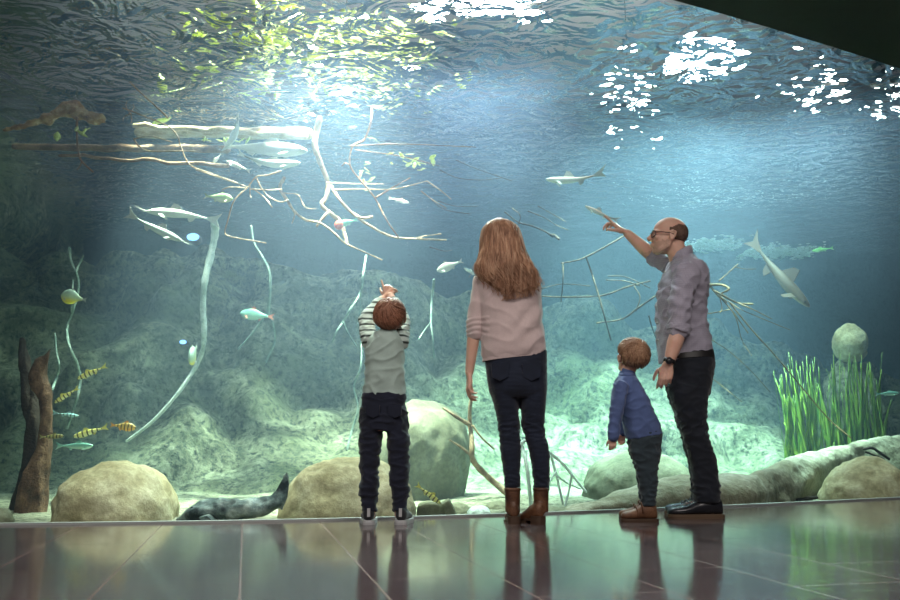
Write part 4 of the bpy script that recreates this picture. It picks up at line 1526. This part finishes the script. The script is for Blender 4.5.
b.tube([at(387, 338, BY), at(388, 331, BY)], [.062, .050], 18)
o = b.skin('sweater', M_bsw, .006, 5, parent=boy, fn=cloth(.010, (6, 5, 9), 3, .8))
for nm, sh, el, wr in (('sleeve', Lsh, Lel, Lwr), ('sleeve', Rsh, Rel, Rwr)):
    b = MB()
    w2 = el.lerp(wr, .82)
    b.tube([tuple(x) for x in (sh.lerp(Vector((at(387, 350, BY))), .3), sh, sh.lerp(el, .5), el, el.lerp(w2, .5), w2)], [.045, .052, .048, .045, .040, .036], 18)
    b.skin(nm, M_bslv, .006, 4, parent=o, fn=cloth(.008, (9, 9, 14), 8, .8))['label'] = 'dark striped sleeve'
M_navy = clothmat('navy_twill', (.011, .014, .028), 700, .8, .4)
b = MB()
body_of(b, pel, BY)
body_of(b, legl, BY)
body_of(b, legr, BY)
tr_ = b.skin('trousers', M_navy, .006, 4, parent=boy, fn=cloth(.011, (6, 6, 15), 11, .9))
b = MB()
b.loft([ring((362, 394), (406, 394), BY, .090, 1), ring((361.6, 399), (406.3, 399), BY, .094, 1)], cap=False)
b.loft([ring((362, 394), (406, 394), BY, .087, .985), ring((361.6, 399), (406.3, 399), BY, .091, .985)], cap=False)
b.build('waistband', M_navy, tr_)
for x0, x1 in ((366, 380), (388, 402)):
    b = MB()
    pk = [at(x, y, BY - .098) for x, y in ((x0, 405), (x1, 405), (x1 - .5, 415), ((x0 + x1) / 2, 418), (x0 + .5, 415))]
    b.loft([[p for p in pk], [p + Vector((0, -.014, 0)) for p in pk]])
    b.build('back_pocket', M_navy, tr_, smooth=False)
M_bshoe = clothmat('black_suede', (.02, .021, .024), 300, .7, .3)
M_wsole = plain('pale_rubber', (.42, .42, .42), .6, .3)
for x, yw in ((369, -.10), (400.6, .10)):
    h = atz(x, 524.5, 0)
    h.y = BY - .055
    u = shoe(boy, h, yw, .205, .088, .082, M_bshoe, M_wsole, .024, 'sneaker', laces=4)
    b = MB()
    b.box(h + Vector((0, -.002, .065)), (.008, .006, .022))
    b.build('heel_tab', M_wsole, u, smooth=False)
short_hair(boy, P, HR, .206, hairmat('chestnut_hair', (.09, .036, .022), (.27, .115, .066), (.52, .27, .17), (170, 170, 170)), 5, crown=(0, -.22, .75), n=300)

# ------------------------------------------------------------------ woman
WY = 4.92
base = atz(527, 523.5, 0)
base.y = WY + .05
tor = [(482.5, 361, 545, 354.5, .118), (480.8, 352, 545.8, 346, .138), (481.3, 337, 543.5, 331, .135), (480.5, 320, 541.5, 314, .130), (478, 303, 540.5, 297, .125), (475.5, 289, 540, 284, .122), (477.5, 278, 538, 275, .112), (485, 269, 531, 268, .088), (496, 262, 520, 262, .062)]
pel = [(484.5, 355, 547, 350, .112), (485.5, 366, 547.2, 364, .124), (487, 380, 547, 379, .134), (489, 391, 547, 390, .128), (492, 398, 545.5, 398, .10)]
legl = [(489.5, 390, 518, 390, .105), (494.5, 408, 518.4, 408, .092), (497.3, 420, 519, 420, .078), (499, 429, 519.5, 429, .066), (499.6, 440, 520.5, 440, .062), (500.4, 452, 521, 452, .064), (502.3, 465, 520.6, 465, .058), (504.3, 478, 520, 478, .049), (505.5, 491, 519.8, 491, .043)]
legr = [(518.8, 390, 547, 390, .105), (520.6, 408, 545.6, 408, .092), (521.6, 420, 544.6, 420, .078), (522.7, 429, 544, 429, .066), (525.8, 440, 546.6, 440, .062), (529, 452, 549.5, 452, .064), (531.5, 465, 549.8, 465, .058), (533.3, 478, 549.3, 478, .049), (534.2, 491, 549, 491, .043)]
hc = at(500.5, 243, WY + .015)
HR = rotm(.10, .28, -.08)
H = .216
Lsh, Lel, Lwr = at(482, 281, WY), at(475.3, 322, WY - .01), at(469.3, 373, WY + .03)
Rsh, Rel, Rwr = at(532, 281, WY), at(534, 322, WY + .08), at(519, 332, WY + .29)
b = MB()
P = head(b, hc, HR, H)
b.tube([at(506, 277, WY), at(504, 262, WY + .0), hc + Vector((0, -.02, -.05))], [.062, .05, .055], 18)
body_of(b, tor, WY, .84)
body_of(b, pel, WY, .86)
body_of(b, legl, WY, .80)
body_of(b, legr, WY, .80)
for x in (512.5, 541):
    f = at(x, 488, WY)
    b.tube([f, Vector((f.x, f.y, .08)), Vector((f.x, f.y + .12, .045))], [.034, .033, .026], 12)
b.tube([Lsh, Lel.lerp(Lsh, .5), Lel, Lel.lerp(Lwr, .35), Lwr], [.045, .042, .037, .036, .0245], 16)
b.tube([Rsh, Rel, Rel.lerp(Rwr, .4), Rwr], [.045, .037, .035, .0245], 16)
hand(b, Lwr + Vector((0, 0, -.012)), (-.06, .06, -1), (1, .15, 0), -1, .95, (.28, .42, .5, .6), thumb_in=.15)
hand(b, Rwr + Vector((-.012, .005, .0)), (-1, .3, .1), (0, -.9, .2), 1, .86, (.35, .4, .4, .45))
wom = tag(b.skin('person', M_skin, .0045, 2, origin=base), 'woman seen from behind with long reddish blond hair, beige sweater, dark jeans and brown boots', 'person')
eyes(P, HR, H, wom)
def knit(t, v, col):
    wv = t.n('ShaderNodeTexWave', wave_type='BANDS', bands_direction='X')
    t.set(wv, Scale=70, Distortion=1.5, Detail=2)
    t.l(v, wv.inputs['Vector'])
    return t.mix(t.math('MULTIPLY', wv.outputs['Fac'], .18), col, (.30, .22, .21))
M_knit = clothmat('beige_pink_knit', (.60, .475, .455), 260, .9, .12, .35, .35, knit)
b = MB()
body_of(b, tor, WY)
b.tube([at(506, 268, WY), at(506, 261, WY + .005)], [.075, .064], 20)
b.tube([Lsh.lerp(at(508, 285, WY), .35), Lsh, Lsh.lerp(Lel, .5), Lel, at(474.8, 334, WY)], [.055, .058, .051, .046, .047], 20)
b.tube([Rsh.lerp(at(508, 285, WY), .35), Rsh, Rsh.lerp(Rel, .5), Rel, Rel.lerp(Rwr, .55)], [.055, .058, .052, .048, .044], 20)
def wfold(co_, no_):
    fa = cloth(.010, (5, 5, 7), 21, .5)
    co_ = fa(co_, no_)
    hem = at(512, 358, WY).z
    for i in range(len(co_)):
        p = co_[i]
        x, z = p[0] - base.x, p[2]
        # long diagonal drags from the right hip up to the left shoulder, gathers on the sleeve
        u = (z - hem) * .75 - x * .85
        a = math.sin(u * 62 + 3 * noise.noise(Vector((x * 6, z * 6, 2))))
        wgt = max(0, 1 - abs(z - hem - .20) / .28) * max(0, min(1, (.14 - abs(x - .02)) / .08))
        co_[i] = co_[i] + no_[i] * (.0055 * a * wgt)
        if x < -.20 + .0 and abs(z - at(475, 327, WY).z) < .05:
            co_[i] = co_[i] + no_[i] * .0035 * math.sin(z * 210 + 6 * noise.noise(Vector((x * 9, p[1] * 9, z * 5))))
    return co_
sw = b.skin('sweater', M_knit, .0065, 5, parent=wom, fn=wfold)
b = MB()
for k in range(2):
    b.loft([ring((tor[0][0] - .4 + .3 * k, tor[0][1] + 1.0 - 4.5 * k), (tor[0][2] + .3, tor[0][3] + 1.0 - 4.5 * k), WY, .121 + .006 * k, 1) for k in (0, 1)] if k == 0 else
           [ring((tor[0][0] - .4 + .3 * k, tor[0][1] + 1.0 - 4.5 * k), (tor[0][2] + .3, tor[0][3] + 1.0 - 4.5 * k), WY, .116 + .006 * k, .97) for k in (0, 1)], cap=False)
b.build('hem', M_knit, sw)
M_jean = clothmat('dark_denim', (.011, .016, .032), 800, .75, .45)
b = MB()
body_of(b, pel, WY)
body_of(b, legl, WY)
body_of(b, legr, WY)
kneez = at(510, 430, WY).z
jn = b.skin('jeans', M_jean, .006, 4, parent=wom, fn=cloth(.0065, (7, 7, 26), 31, .9, lambda p: .35 + 1.1 * math.exp(-((p[2] - kneez) / .07) ** 2) + .8 * math.exp(-((p[2] - .22) / .06) ** 2)))
for x0, x1 in ((491, 509), (522, 541)):
    b = MB()
    pk = [at(x, y, WY - .118) for x, y in ((x0, 364), (x1, 363), (x1 - 1, 377), ((x0 + x1) / 2, 381), (x0 + 1, 377))]
    b.loft([[p for p in pk], [p + Vector((0, -.018, 0)) for p in pk]])
    b.build('back_pocket', M_jean, jn, smooth=False)
M_boot = mottled('brown_leather', (.045, .017, .009), (.10, .042, .019), 9, .5, .4, .25, .004, 120, (.17, .078, .036))
M_bsole = plain('boot_sole', (.06, .035, .022), .6, .3)
for xs, hx, yw, W, L in ((512.6, 513.5, .02, .088, .235), (541, 541.5, -.62, .088, .235)):
    h = atz(hx, 523.8, 0)
    h.y = WY - .075
    sh = [ring((xs - 8.0, y), (xs + 8.0, y), WY - .018, dd, gr) for y, dd, gr in ((512, .050, .96), (505, .050, .92), (497, .050, .95), (488, .050, .99))]
    u = shoe(wom, h, yw, L, W, .085, M_boot, M_bsole, .012, 'ankle_boot', heelh=.032, shaft=sh)
    b = MB()
    b.loft([ring((xs - 8.2, y), (xs + 8.2, y), WY - .018, .0515, g) for y, g in ((490.5, .99), (490, 1.02), (488.2, 1.02), (487.6, .97))])
    b.build('boot_cuff', M_boot, u)

# hair
hs = [(495, 220, 503, 220, .045, .0), (488, 223.5, 512, 223.5, .085, .0), (483.5, 229, 518, 229, .108, -.005), (481.3, 239, 521.5, 239, .120, -.01), (480.6, 250, 524.5, 250, .120, -.02), (478.6, 259, 529, 259, .108, -.04), (476, 267, 533, 267, .088, -.065), (480, 276, 537, 276, .066, -.085), (489, 284, 537.5, 283, .05, -.098), (498, 290, 535, 287, .036, -.108), (504, 295, 530, 291, .022, -.115)]
hrows = crom(hs, 5)
M_hairw = hairmat('auburn_blond_hair', (.13, .060, .034), (.38, .20, .115), (.70, .46, .30), (55, 55, 6))
b = MB()
b.loft([ring((r[0], r[1]), (r[2], r[3]), WY + r[5], r[4], .97) for r in hrows])
b2 = MB()
def hpath(r, k, n_):
    a = 2 * PI * (k + r.random()) / n_
    if math.sin(a) > .55:          # leave the face side thinner
        a = -a
    out = []
    e = len(hrows) - 1
    stop = int(e * min(1, r.uniform(.62, 1.12)))
    start = int(e * max(0, r.gauss(.06, .10)))
    ph, am = r.uniform(0, 6), r.uniform(.02, .15)
    k0 = r.uniform(.97, 1.06)
    for i in range(start, stop + 1):
        q = hrows[i]
        c0, c1 = at(q[0], q[1], WY + q[5]), at(q[2], q[3], WY + q[5])
        m, U = (c0 + c1) / 2, (c1 - c0) / 2
        aa = a + am * math.sin(i * .32 + ph) * (.25 + i / e)
        kk = k0 + (.10 * (i - stop + 6) / 6 if i > stop - 6 else 0)
        out.append(m + U * math.cos(aa) * kk + Vector((0, q[4] * math.sin(aa) * kk, 0)))
    if len(out) > 2:
        out.append(out[-1] + (out[-1] - out[-2]) * 1.2 + Vector((r.uniform(-.015, .015), r.uniform(-.012, .0), -.012)))
        out.append(out[-1] + Vector((r.uniform(-.018, .018), r.uniform(-.006, .006), -.016)))
    return out
hb = b.skin('hair', M_hairw, .008, 3, parent=wom, fn=cloth(.007, (26, 26, 3.5), 4, .9))
locks(b2, hpath, 330, 11, .0064, .0014, .5)
b2.build('loose_strands', M_hairw, hb)

# ------------------------------------------------------------------ man
MY = 5.32
base = atz(697, 517, 0)
base.y = MY
tor = [(659.5, 364, 711.5, 353, .160), (658.5, 350, 710.5, 343, .168), (657.5, 332, 707, 328, .165), (657, 313, 705.3, 309, .168), (657.8, 297, 706.5, 294, .178), (660, 285, 707.3, 281, .188), (664, 274.5, 705, 270, .196), (668, 267, 700.5, 264, .180), (671, 261, 695, 259, .115), (673.5, 256, 690, 253, .066)]
pel = [(661, 352, 711.5, 350, .158), (663, 362, 713, 361, .168), (665, 373, 712.5, 373, .172), (667, 385, 710, 385, .170), (669, 396, 708, 396, .15)]
leg = [(672, 374, 705, 374, .05), (667.5, 386, 709.5, 386, .078), (671, 400, 707.5, 400, .088), (676, 413, 706.3, 413, .085), (681.5, 432, 708, 432, .075), (686, 448, 712, 448, .07), (690.3, 463, 716.8, 463, .068), (692, 479, 719, 479, .066), (693, 493, 720.8, 493, .066), (694, 502, 720, 502, .062)]
hc = at(668, 236.5, MY)
H = .250
HR = rotm(math.radians(86), .12, 0)
AY = MY - .215
Lsh, Lel, Lwr = at(687, 273, MY - .175), at(678, 333, AY), at(669, 362, AY - .01)
Rsh, Rel, Rwr = at(677, 271, MY + .15), at(656, 259, MY + .27), at(627.5, 233.5, MY + .33)
b = MB()
P = head(b, hc, HR, H)
b.tube([at(683, 268, MY), at(678.5, 256, MY), at(674, 245, MY)], [.072, .061, .062], 18)
body_of(b, tor, MY, .86)
body_of(b, pel, MY, .88)
body_of(b, leg[:-1], MY - .088, .8)
body_of(b, leg[:-1], MY + .088, .8, dx=-2)
for dy, dx in ((-.088, 0), (.088, -2)):
    f = at(707 + dx, 493, MY + dy)
    b.tube([f, Vector((f.x, f.y, .08)), Vector((f.x - .13, f.y, .04))], [.04, .04, .03], 12)
b.tube([Lsh, Lsh.lerp(Lel, .5), Lel, Lel.lerp(Lwr, .35), Lwr], [.056, .052, .046, .047, .031], 16)
b.tube([Rsh, Rsh.lerp(Rel, .5), Rel, Rel.lerp(Rwr, .4), Rwr], [.056, .050, .044, .045, .029], 16)
hand(b, Lwr + Vector((-.008, 0, -.014)), (-.22, .03, -1), (.25, 1, 0), -1, 1.0, (.35, .5, .58, .65), thumb_in=.1)
hand(b, Rwr + Vector((-.010, .003, .010)), (-.86, .05, .62), (-.50, .35, -.75), 1, 1.08, (.10, .62, .72, .80), index_up=.35, thumb_in=.25, spread=.12)
man = tag(b.skin('person', M_skinw, .0048, 2, origin=base), 'balding man in profile with glasses and rolled shirt sleeves, pointing with a raised arm', 'person')
HRi = HR.inverted()
man.data.materials.append(M_stub)
for f in man.data.polygons:
    q = HRi @ (f.center + man.location - hc) / H
    if q.y > -.02 + .25 * (q.z + .2) and -.50 < q.z < -.15 - .22 * max(0, q.y - .10) + .05 * noise.noise(q * 14) and q.y > .0 and not (abs(q.x) < .11 and q.z > -.31 and q.y > .34):
        f.material_index = 1
eyes(P, HR, H, man)
def check_(t, v, col):
    sp = t.n('ShaderNodeSeparateXYZ')
    t.l(v, sp.inputs[0])
    fx = t.math('FRACT', t.math('MULTIPLY', t.math('ADD', sp.outputs['X'], sp.outputs['Y']), 75))
    fz = t.math('FRACT', t.math('MULTIPLY', sp.outputs['Z'], 75))
    l = t.math('MAXIMUM', t.math('GREATER_THAN', fx, .78), t.math('GREATER_THAN', fz, .78))
    return t.mix(t.math('MULTIPLY', l, .22), col, (.16, .15, .22))
M_shirt = clothmat('grey_lilac_shirt', (.37, .345, .41), 700, .8, .12, .15, .15, check_)
b = MB()
body_of(b, tor, MY)
cl = Lel.lerp(Lsh, .04)
b.tube([Lsh.lerp(at(685, 280, MY), .4), Lsh, at(683, 290, AY + .02), at(680, 308, AY), at(678.5, 320, AY), cl], [.070, .080, .073, .069, .065, .064], 22)
Rcuff = Rel.lerp(Rwr, .12)
b.tube([Rsh.lerp(at(680, 280, MY), .4), Rsh, Rsh.lerp(Rel, .5), Rel], [.066, .070, .058, .050], 20)
def mfold(co_, no_):
    hz = at(685, 357, MY).z
    co_ = cloth(.012, (7, 7, 8), 51, .8, lambda p: max(.15, min(1, (p[2] - hz) / .12)))(co_, no_)
    zc = at(680, 300, MY).z
    for i in range(len(co_)):
        p = co_[i]
        u = (p[2] - zc) * .9 + (p[0] - base.x) * .5
        w_ = max(0, 1 - abs(p[2] - zc) / .34)
        co_[i] = co_[i] + no_[i] * .004 * w_ * math.sin(u * 95 + 4 * noise.noise(Vector((p[0] * 7, p[1] * 7, p[2] * 7))))
    return co_
sh_ = b.skin('shirt', M_shirt, .0065, 4, parent=man, fn=mfold)
b = MB()
d_ = (Lwr - Lel).normalized()
b.tube([cl - d_ * .045, cl - d_ * .03, cl, cl + d_ * .014], [.064, .071, .072, .066], 22, ends=False)
b.skin('cuff', M_shirt, .006, 2, parent=sh_, fn=cloth(.006, (14, 14, 20), 5, .8))
b = MB()
d_ = (Rwr - Rel).normalized()
b.tube([Rel - d_ * .03, Rel, Rel + d_ * .03, Rel + d_ * .045], [.052, .057, .057, .051], 22, ends=False)
b.skin('cuff', M_shirt, .006, 2, parent=sh_, fn=cloth(.006, (14, 14, 20), 6, .8))
# collar: standing band with a folded outer leaf, open at the throat
b = MB()
def collar_ring(dz, k, lift):
    c0, c1 = at(671.5, 260.5, MY), at(691, 254 - lift, MY)
    m, U = (c0 + c1) / 2, (c1 - c0) / 2
    return [m + U * math.cos(q) * k + Vector((0, .070 * math.sin(q) * k, dz)) for q in [math.radians(-155 + 310 * j / 30) for j in range(31)]]
r0, r1, r2, r3 = collar_ring(-.012, 1.0, 0), collar_ring(.034, .94, 3), collar_ring(.030, 1.02, 3), collar_ring(-.020, 1.16, 0)
vs = r0 + r1 + r2 + r3
n = 31
b.add(vs, [(i * n + j, i * n + j + 1, (i + 1) * n + j + 1, (i + 1) * n + j) for i in range(3) for j in range(n - 1)])
c_ = b.build('collar', M_shirt, sh_)
md = c_.modifiers.new('thick', 'SOLIDIFY')
md.thickness = .004
# buttons down the front
for k in range(5):
    b = MB()
    y = 272 + k * 17
    xl = float(np.interp(y, [267, 274, 285, 297, 313, 332, 350], [668, 664, 660, 657.8, 657, 657.5, 658.5]))
    p = at(xl, y, MY - .02)
    b.tube([p + Vector((.004, 0, 0)), p + Vector((-.007, 0, 0))], .006, 10, ends=False)
    b.build('button', M_wsole, sh_)
M_trs = clothmat('black_denim', (.009, .012, .019), 800, .75, .4)
b = MB()
body_of(b, pel, MY)
body_of(b, leg, MY - .088)
body_of(b, leg, MY + .088, dx=-2)
kz = at(690, 430, MY).z
b_ = b.skin('jeans', M_trs, .0065, 4, parent=man, fn=cloth(.010, (7, 7, 16), 61, .9, lambda p: .5 + .8 * math.exp(-((p[2] - kz) / .10) ** 2) + .8 * math.exp(-((p[2] - .16) / .08) ** 2)))
b = MB()
b.loft([ring((660.5, 356), (712.3, 352), MY, .166, 1.0), ring((661, 361), (713.2, 358), MY, .171, 1.0)], cap=False)
b.loft([ring((660.5, 356), (712.3, 352), MY, .160, .97), ring((661, 361), (713.2, 358), MY, .165, .97)], cap=False)
b.build('belt', plain('black_leather_belt', (.012, .011, .011), .45, .4), b_)
M_mshoe = plain('black_leather', (.012, .012, .015), .22, .6)
M_msole = plain('tan_welt_sole', (.10, .065, .04), .6, .3)
for dy, hx in ((-.088, 722.5), (.10, 720)):
    h = at(hx, 512, MY + dy)
    h.z = 0
    shoe(man, h, -PI / 2 + (.10 if dy > 0 else -.06), .325, .108, .100, M_mshoe, M_msole, .026, 'derby_shoe', laces=5)
# horseshoe of cropped hair
bb = bmesh.new()
bmesh.ops.create_uvsphere(bb, u_segments=64, v_segments=44, radius=1)
dele = []
for v in bb.verts:
    x, y, z = v.co
    lim = .46 - .45 * max(0, y + .35) + .10 * noise.noise(Vector((x * 5, y * 5, z * 5)))
    if z > lim or z < -.62 or y > .24 - .2 * max(0, -z) or (y > -.10 and z < -.10):
        dele.append(v)
bmesh.ops.delete(bb, geom=dele, context='VERTS')
bmesh.ops.solidify(bb, geom=bb.faces[:], thickness=.012)
b = MB()
idx = {v: i for i, v in enumerate(bb.verts)}
c0 = P(0, -.055, .115)
b.add([c0 + HR @ Vector((v.co.x * .338, v.co.y * .430, v.co.z * .380)) * H * 1.006 for v in bb.verts], [tuple(idx[v] for v in f.verts) for f in bb.faces])
bb.free()
b.build('hair', mottled('cropped_hair', (.085, .050, .036), (.17, .105, .078), 40, .8, .2, .5, .004, 300), man)
# glasses
M_gl = plain('dark_frame', (.015, .012, .012), .25, .5)
t = NT('spectacle_lens')
tr = t.n('ShaderNodeBsdfTransparent')
gl = t.n('ShaderNodeBsdfGlossy')
t.set(gl, Roughness=.02)
mx = t.n('ShaderNodeMixShader')
mx.inputs[0].default_value = .05
t.l(tr.outputs[0], mx.inputs[1])
t.l(gl.outputs[0], mx.inputs[2])
t.l(mx.outputs[0], t.out.inputs['Surface'])
gls = MB()
for s in (-1, 1):
    c = (s * .155, .405, -.015)
    gls.tube([P(c[0] + .115 * math.cos(q), c[1] - .06 * abs(math.cos(q)) * (1 if math.cos(q) * s > 0 else -.2), c[2] + .085 * math.sin(q)) for q in (2 * PI * j / 24 for j in range(25))], .0030, 8, ends=False)
    gls.tube([P(s * .27, .345, .015), P(s * .36, .20, .015), P(s * .375, .0, .005), P(s * .37, -.12, -.03), P(s * .36, -.17, -.08)], .0028, 8)
gls.tube([P(-.045, .42, .01), P(0, .44, .025), P(.045, .42, .01)], .0028, 8)
go = gls.build('glasses', M_gl, man)
for s in (-1, 1):
    b = MB()
    b.ell(P(s * .155, .400, -.015), (.110 * H, .008 * H, .08 * H), HR, 18, 8)
    b.build('lens', t.m, go)
# wristwatch
wc = Lel.lerp(Lwr, .97)
d_ = (Lwr - Lel).normalized()
b = MB()
b.tube([wc - d_ * .011, wc + d_ * .011], [.036, .035], 24, ends=False)
wt = b.build('wristwatch', plain('watch_strap', (.015, .014, .014), .5, .4), man)
wt['label'] = 'black wristwatch on the left wrist'
b = MB()
cn = wc + Vector((-.010, -.036, 0))
b.tube([cn + Vector((0, .006, 0)), cn + Vector((-.002, -.007, 0))], .021, 24, ends=False)
b.build('watch_case', plain('gunmetal', (.08, .08, .085), .3, .5, Metallic=.8), wt)
b = MB()
b.tube([cn + Vector((-.002, -.006, 0)), cn + Vector((-.0025, -.0085, 0))], .016, 24, ends=False)
b.build('watch_face', plain('watch_dial', (.02, .02, .022), .12, .6), wt)

# ------------------------------------------------------------------ small child
TY = 5.06
base = atz(645, 521, 0)
base.y = TY
tor = [(626, 439.5, 662, 434, .095), (624, 429, 659.5, 425, .103), (620.5, 414, 653.5, 410, .100), (617.5, 400, 647.5, 397, .096), (615.5, 389, 641.5, 387, .094), (616, 380.5, 637, 379, .086), (619.5, 374.5, 632.5, 374, .055)]
pel = [(627, 432, 661.5, 430, .092), (627.3, 441, 661.3, 440, .096), (629.5, 451, 660.3, 451, .094), (632, 459, 659.5, 459, .085)]
leg = [(633, 440, 657, 440, .03), (629.5, 450, 660.5, 450, .046), (633.5, 460, 659.3, 460, .054), (636.5, 471, 658, 471, .052), (638.5, 481, 657.5, 481, .049), (640, 491, 656.7, 491, .047), (640.6, 499, 655.6, 499, .045), (641, 506, 655, 506, .043)]
hc = at(631.5, 357, TY)
H = .210
HR = rotm(.36, .40, 0)
Lsh, Lel, Lwr = at(621, 386, TY - .085), at(616.5, 411, TY - .125), at(613, 436.5, TY - .12)
Rsh, Rel, Rwr = at(629, 386, TY + .08), at(627, 410, TY + .12), at(622.5, 432, TY + .10)
b = MB()
P = head(b, hc, HR, H, True)
b.tube([at(627, 383, TY), at(627.5, 372, TY), hc + Vector((.0, 0, -.03))], [.046, .043, .045], 16)
body_of(b, tor, TY, .86)
body_of(b, pel, TY, .86)
body_of(b, leg[:-1], TY - .05, .78)
body_of(b, leg[:-1], TY + .05, .78, dx=-1)
for dy in (-.05, .05):
    f = at(648, 499, TY + dy)
    b.tube([f, Vector((f.x, f.y, .045)), Vector((f.x - .08, f.y, .03))], [.030, .030, .022], 12)
b.tube([Lsh, Lel, Lwr], [.032, .027, .020], 14)
b.tube([Rsh, Rel, Rwr], [.032, .027, .020], 14)
hand(b, Lwr + Vector((0, 0, -.006)), (-.08, .05, -1), (.15, 1, 0), -1, .52, (.45, .55, .6, .65))
hand(b, Rwr + Vector((0, 0, -.006)), (-.15, 0, -1), (.15, -1, 0), 1, .52, (.45, .55, .6, .65))
kid = tag(b.skin('person', M_skin, .0038, 2, origin=base), 'small child in a blue long sleeved top looking up beside the man', 'person')
eyes(P, HR, H, kid)
M_blue = clothmat('blue_jersey', (.085, .125, .27), 500, .85, .3)
b = MB()
body_of(b, tor, TY)
b.tube([at(627, 381, TY), at(627.3, 373.5, TY)], [.057, .048], 18)
b.tube([Lsh.lerp(at(627, 392, TY), .4), Lsh, Lsh.lerp(Lel, .5), Lel, Lel.lerp(Lwr, .5), Lwr], [.042, .046, .041, .038, .035, .031], 18)
b.tube([Rsh.lerp(at(627, 392, TY), .4), Rsh, Rsh.lerp(Rel, .5), Rel, Rel.lerp(Rwr, .5), Rwr], [.042, .046, .041, .038, .035, .031], 18)
o = b.skin('top', M_blue, .0055, 4, parent=kid, fn=cloth(.008, (8, 8, 12), 71, .7))
b = MB()
b.loft([ring((615.5 + 3.2, 377), (634.5, 376), TY, .066), ring((619.2, 373.3), (633, 373), TY, .054)], cap=False)
b.build('collar_band', M_blue, o).modifiers.new('t', 'SOLIDIFY').thickness = .006
M_kt = clothmat('dark_teal_corduroy', (.030, .045, .055), 500, .85, .35)
b = MB()
body_of(b, pel, TY)
body_of(b, leg, TY - .05)
body_of(b, leg, TY + .05, dx=-1)
b.skin('trousers', M_kt, .0055, 4, parent=kid, fn=cloth(.009, (8, 8, 17), 81, .9))
M_ks = mottled('tan_nubuck', (.085, .037, .018), (.17, .078, .038), 10, .6, .3, .25, .004, 120)
for dy, hx in ((-.055, 657), (.06, 655.5)):
    h = at(hx, 515, TY + dy)
    h.z = 0
    u = shoe(kid, h, -PI / 2 + (.12 if dy > 0 else -.05), .205, .082, .092, M_ks, M_bsole, .02, 'shoe')
    for k, uu in enumerate((.42, .56)):
        b = MB()
        c = h + Vector((-.205 * uu, 0, 0))
        hh = float(np.interp(uu, [.38, .5, .62], [.94, .76, .60])) * .092 + .02
        b.tube([c + Vector((0, -.036, hh - .045)), c + Vector((0, -.034, hh - .020)), c + Vector((-.004, -.018, hh + .001)), c + Vector((-.004, .018, hh + .001)), c + Vector((0, .034, hh - .02))], .0095, 10, flat=.45)
        b.build('strap', M_ks, u)
short_hair(kid, P, HR, H, hairmat('light_brown_hair', (.13, .065, .038), (.34, .19, .11), (.62, .43, .27), (170, 170, 170)), 9, crown=(0, -.45, .62), n=300)
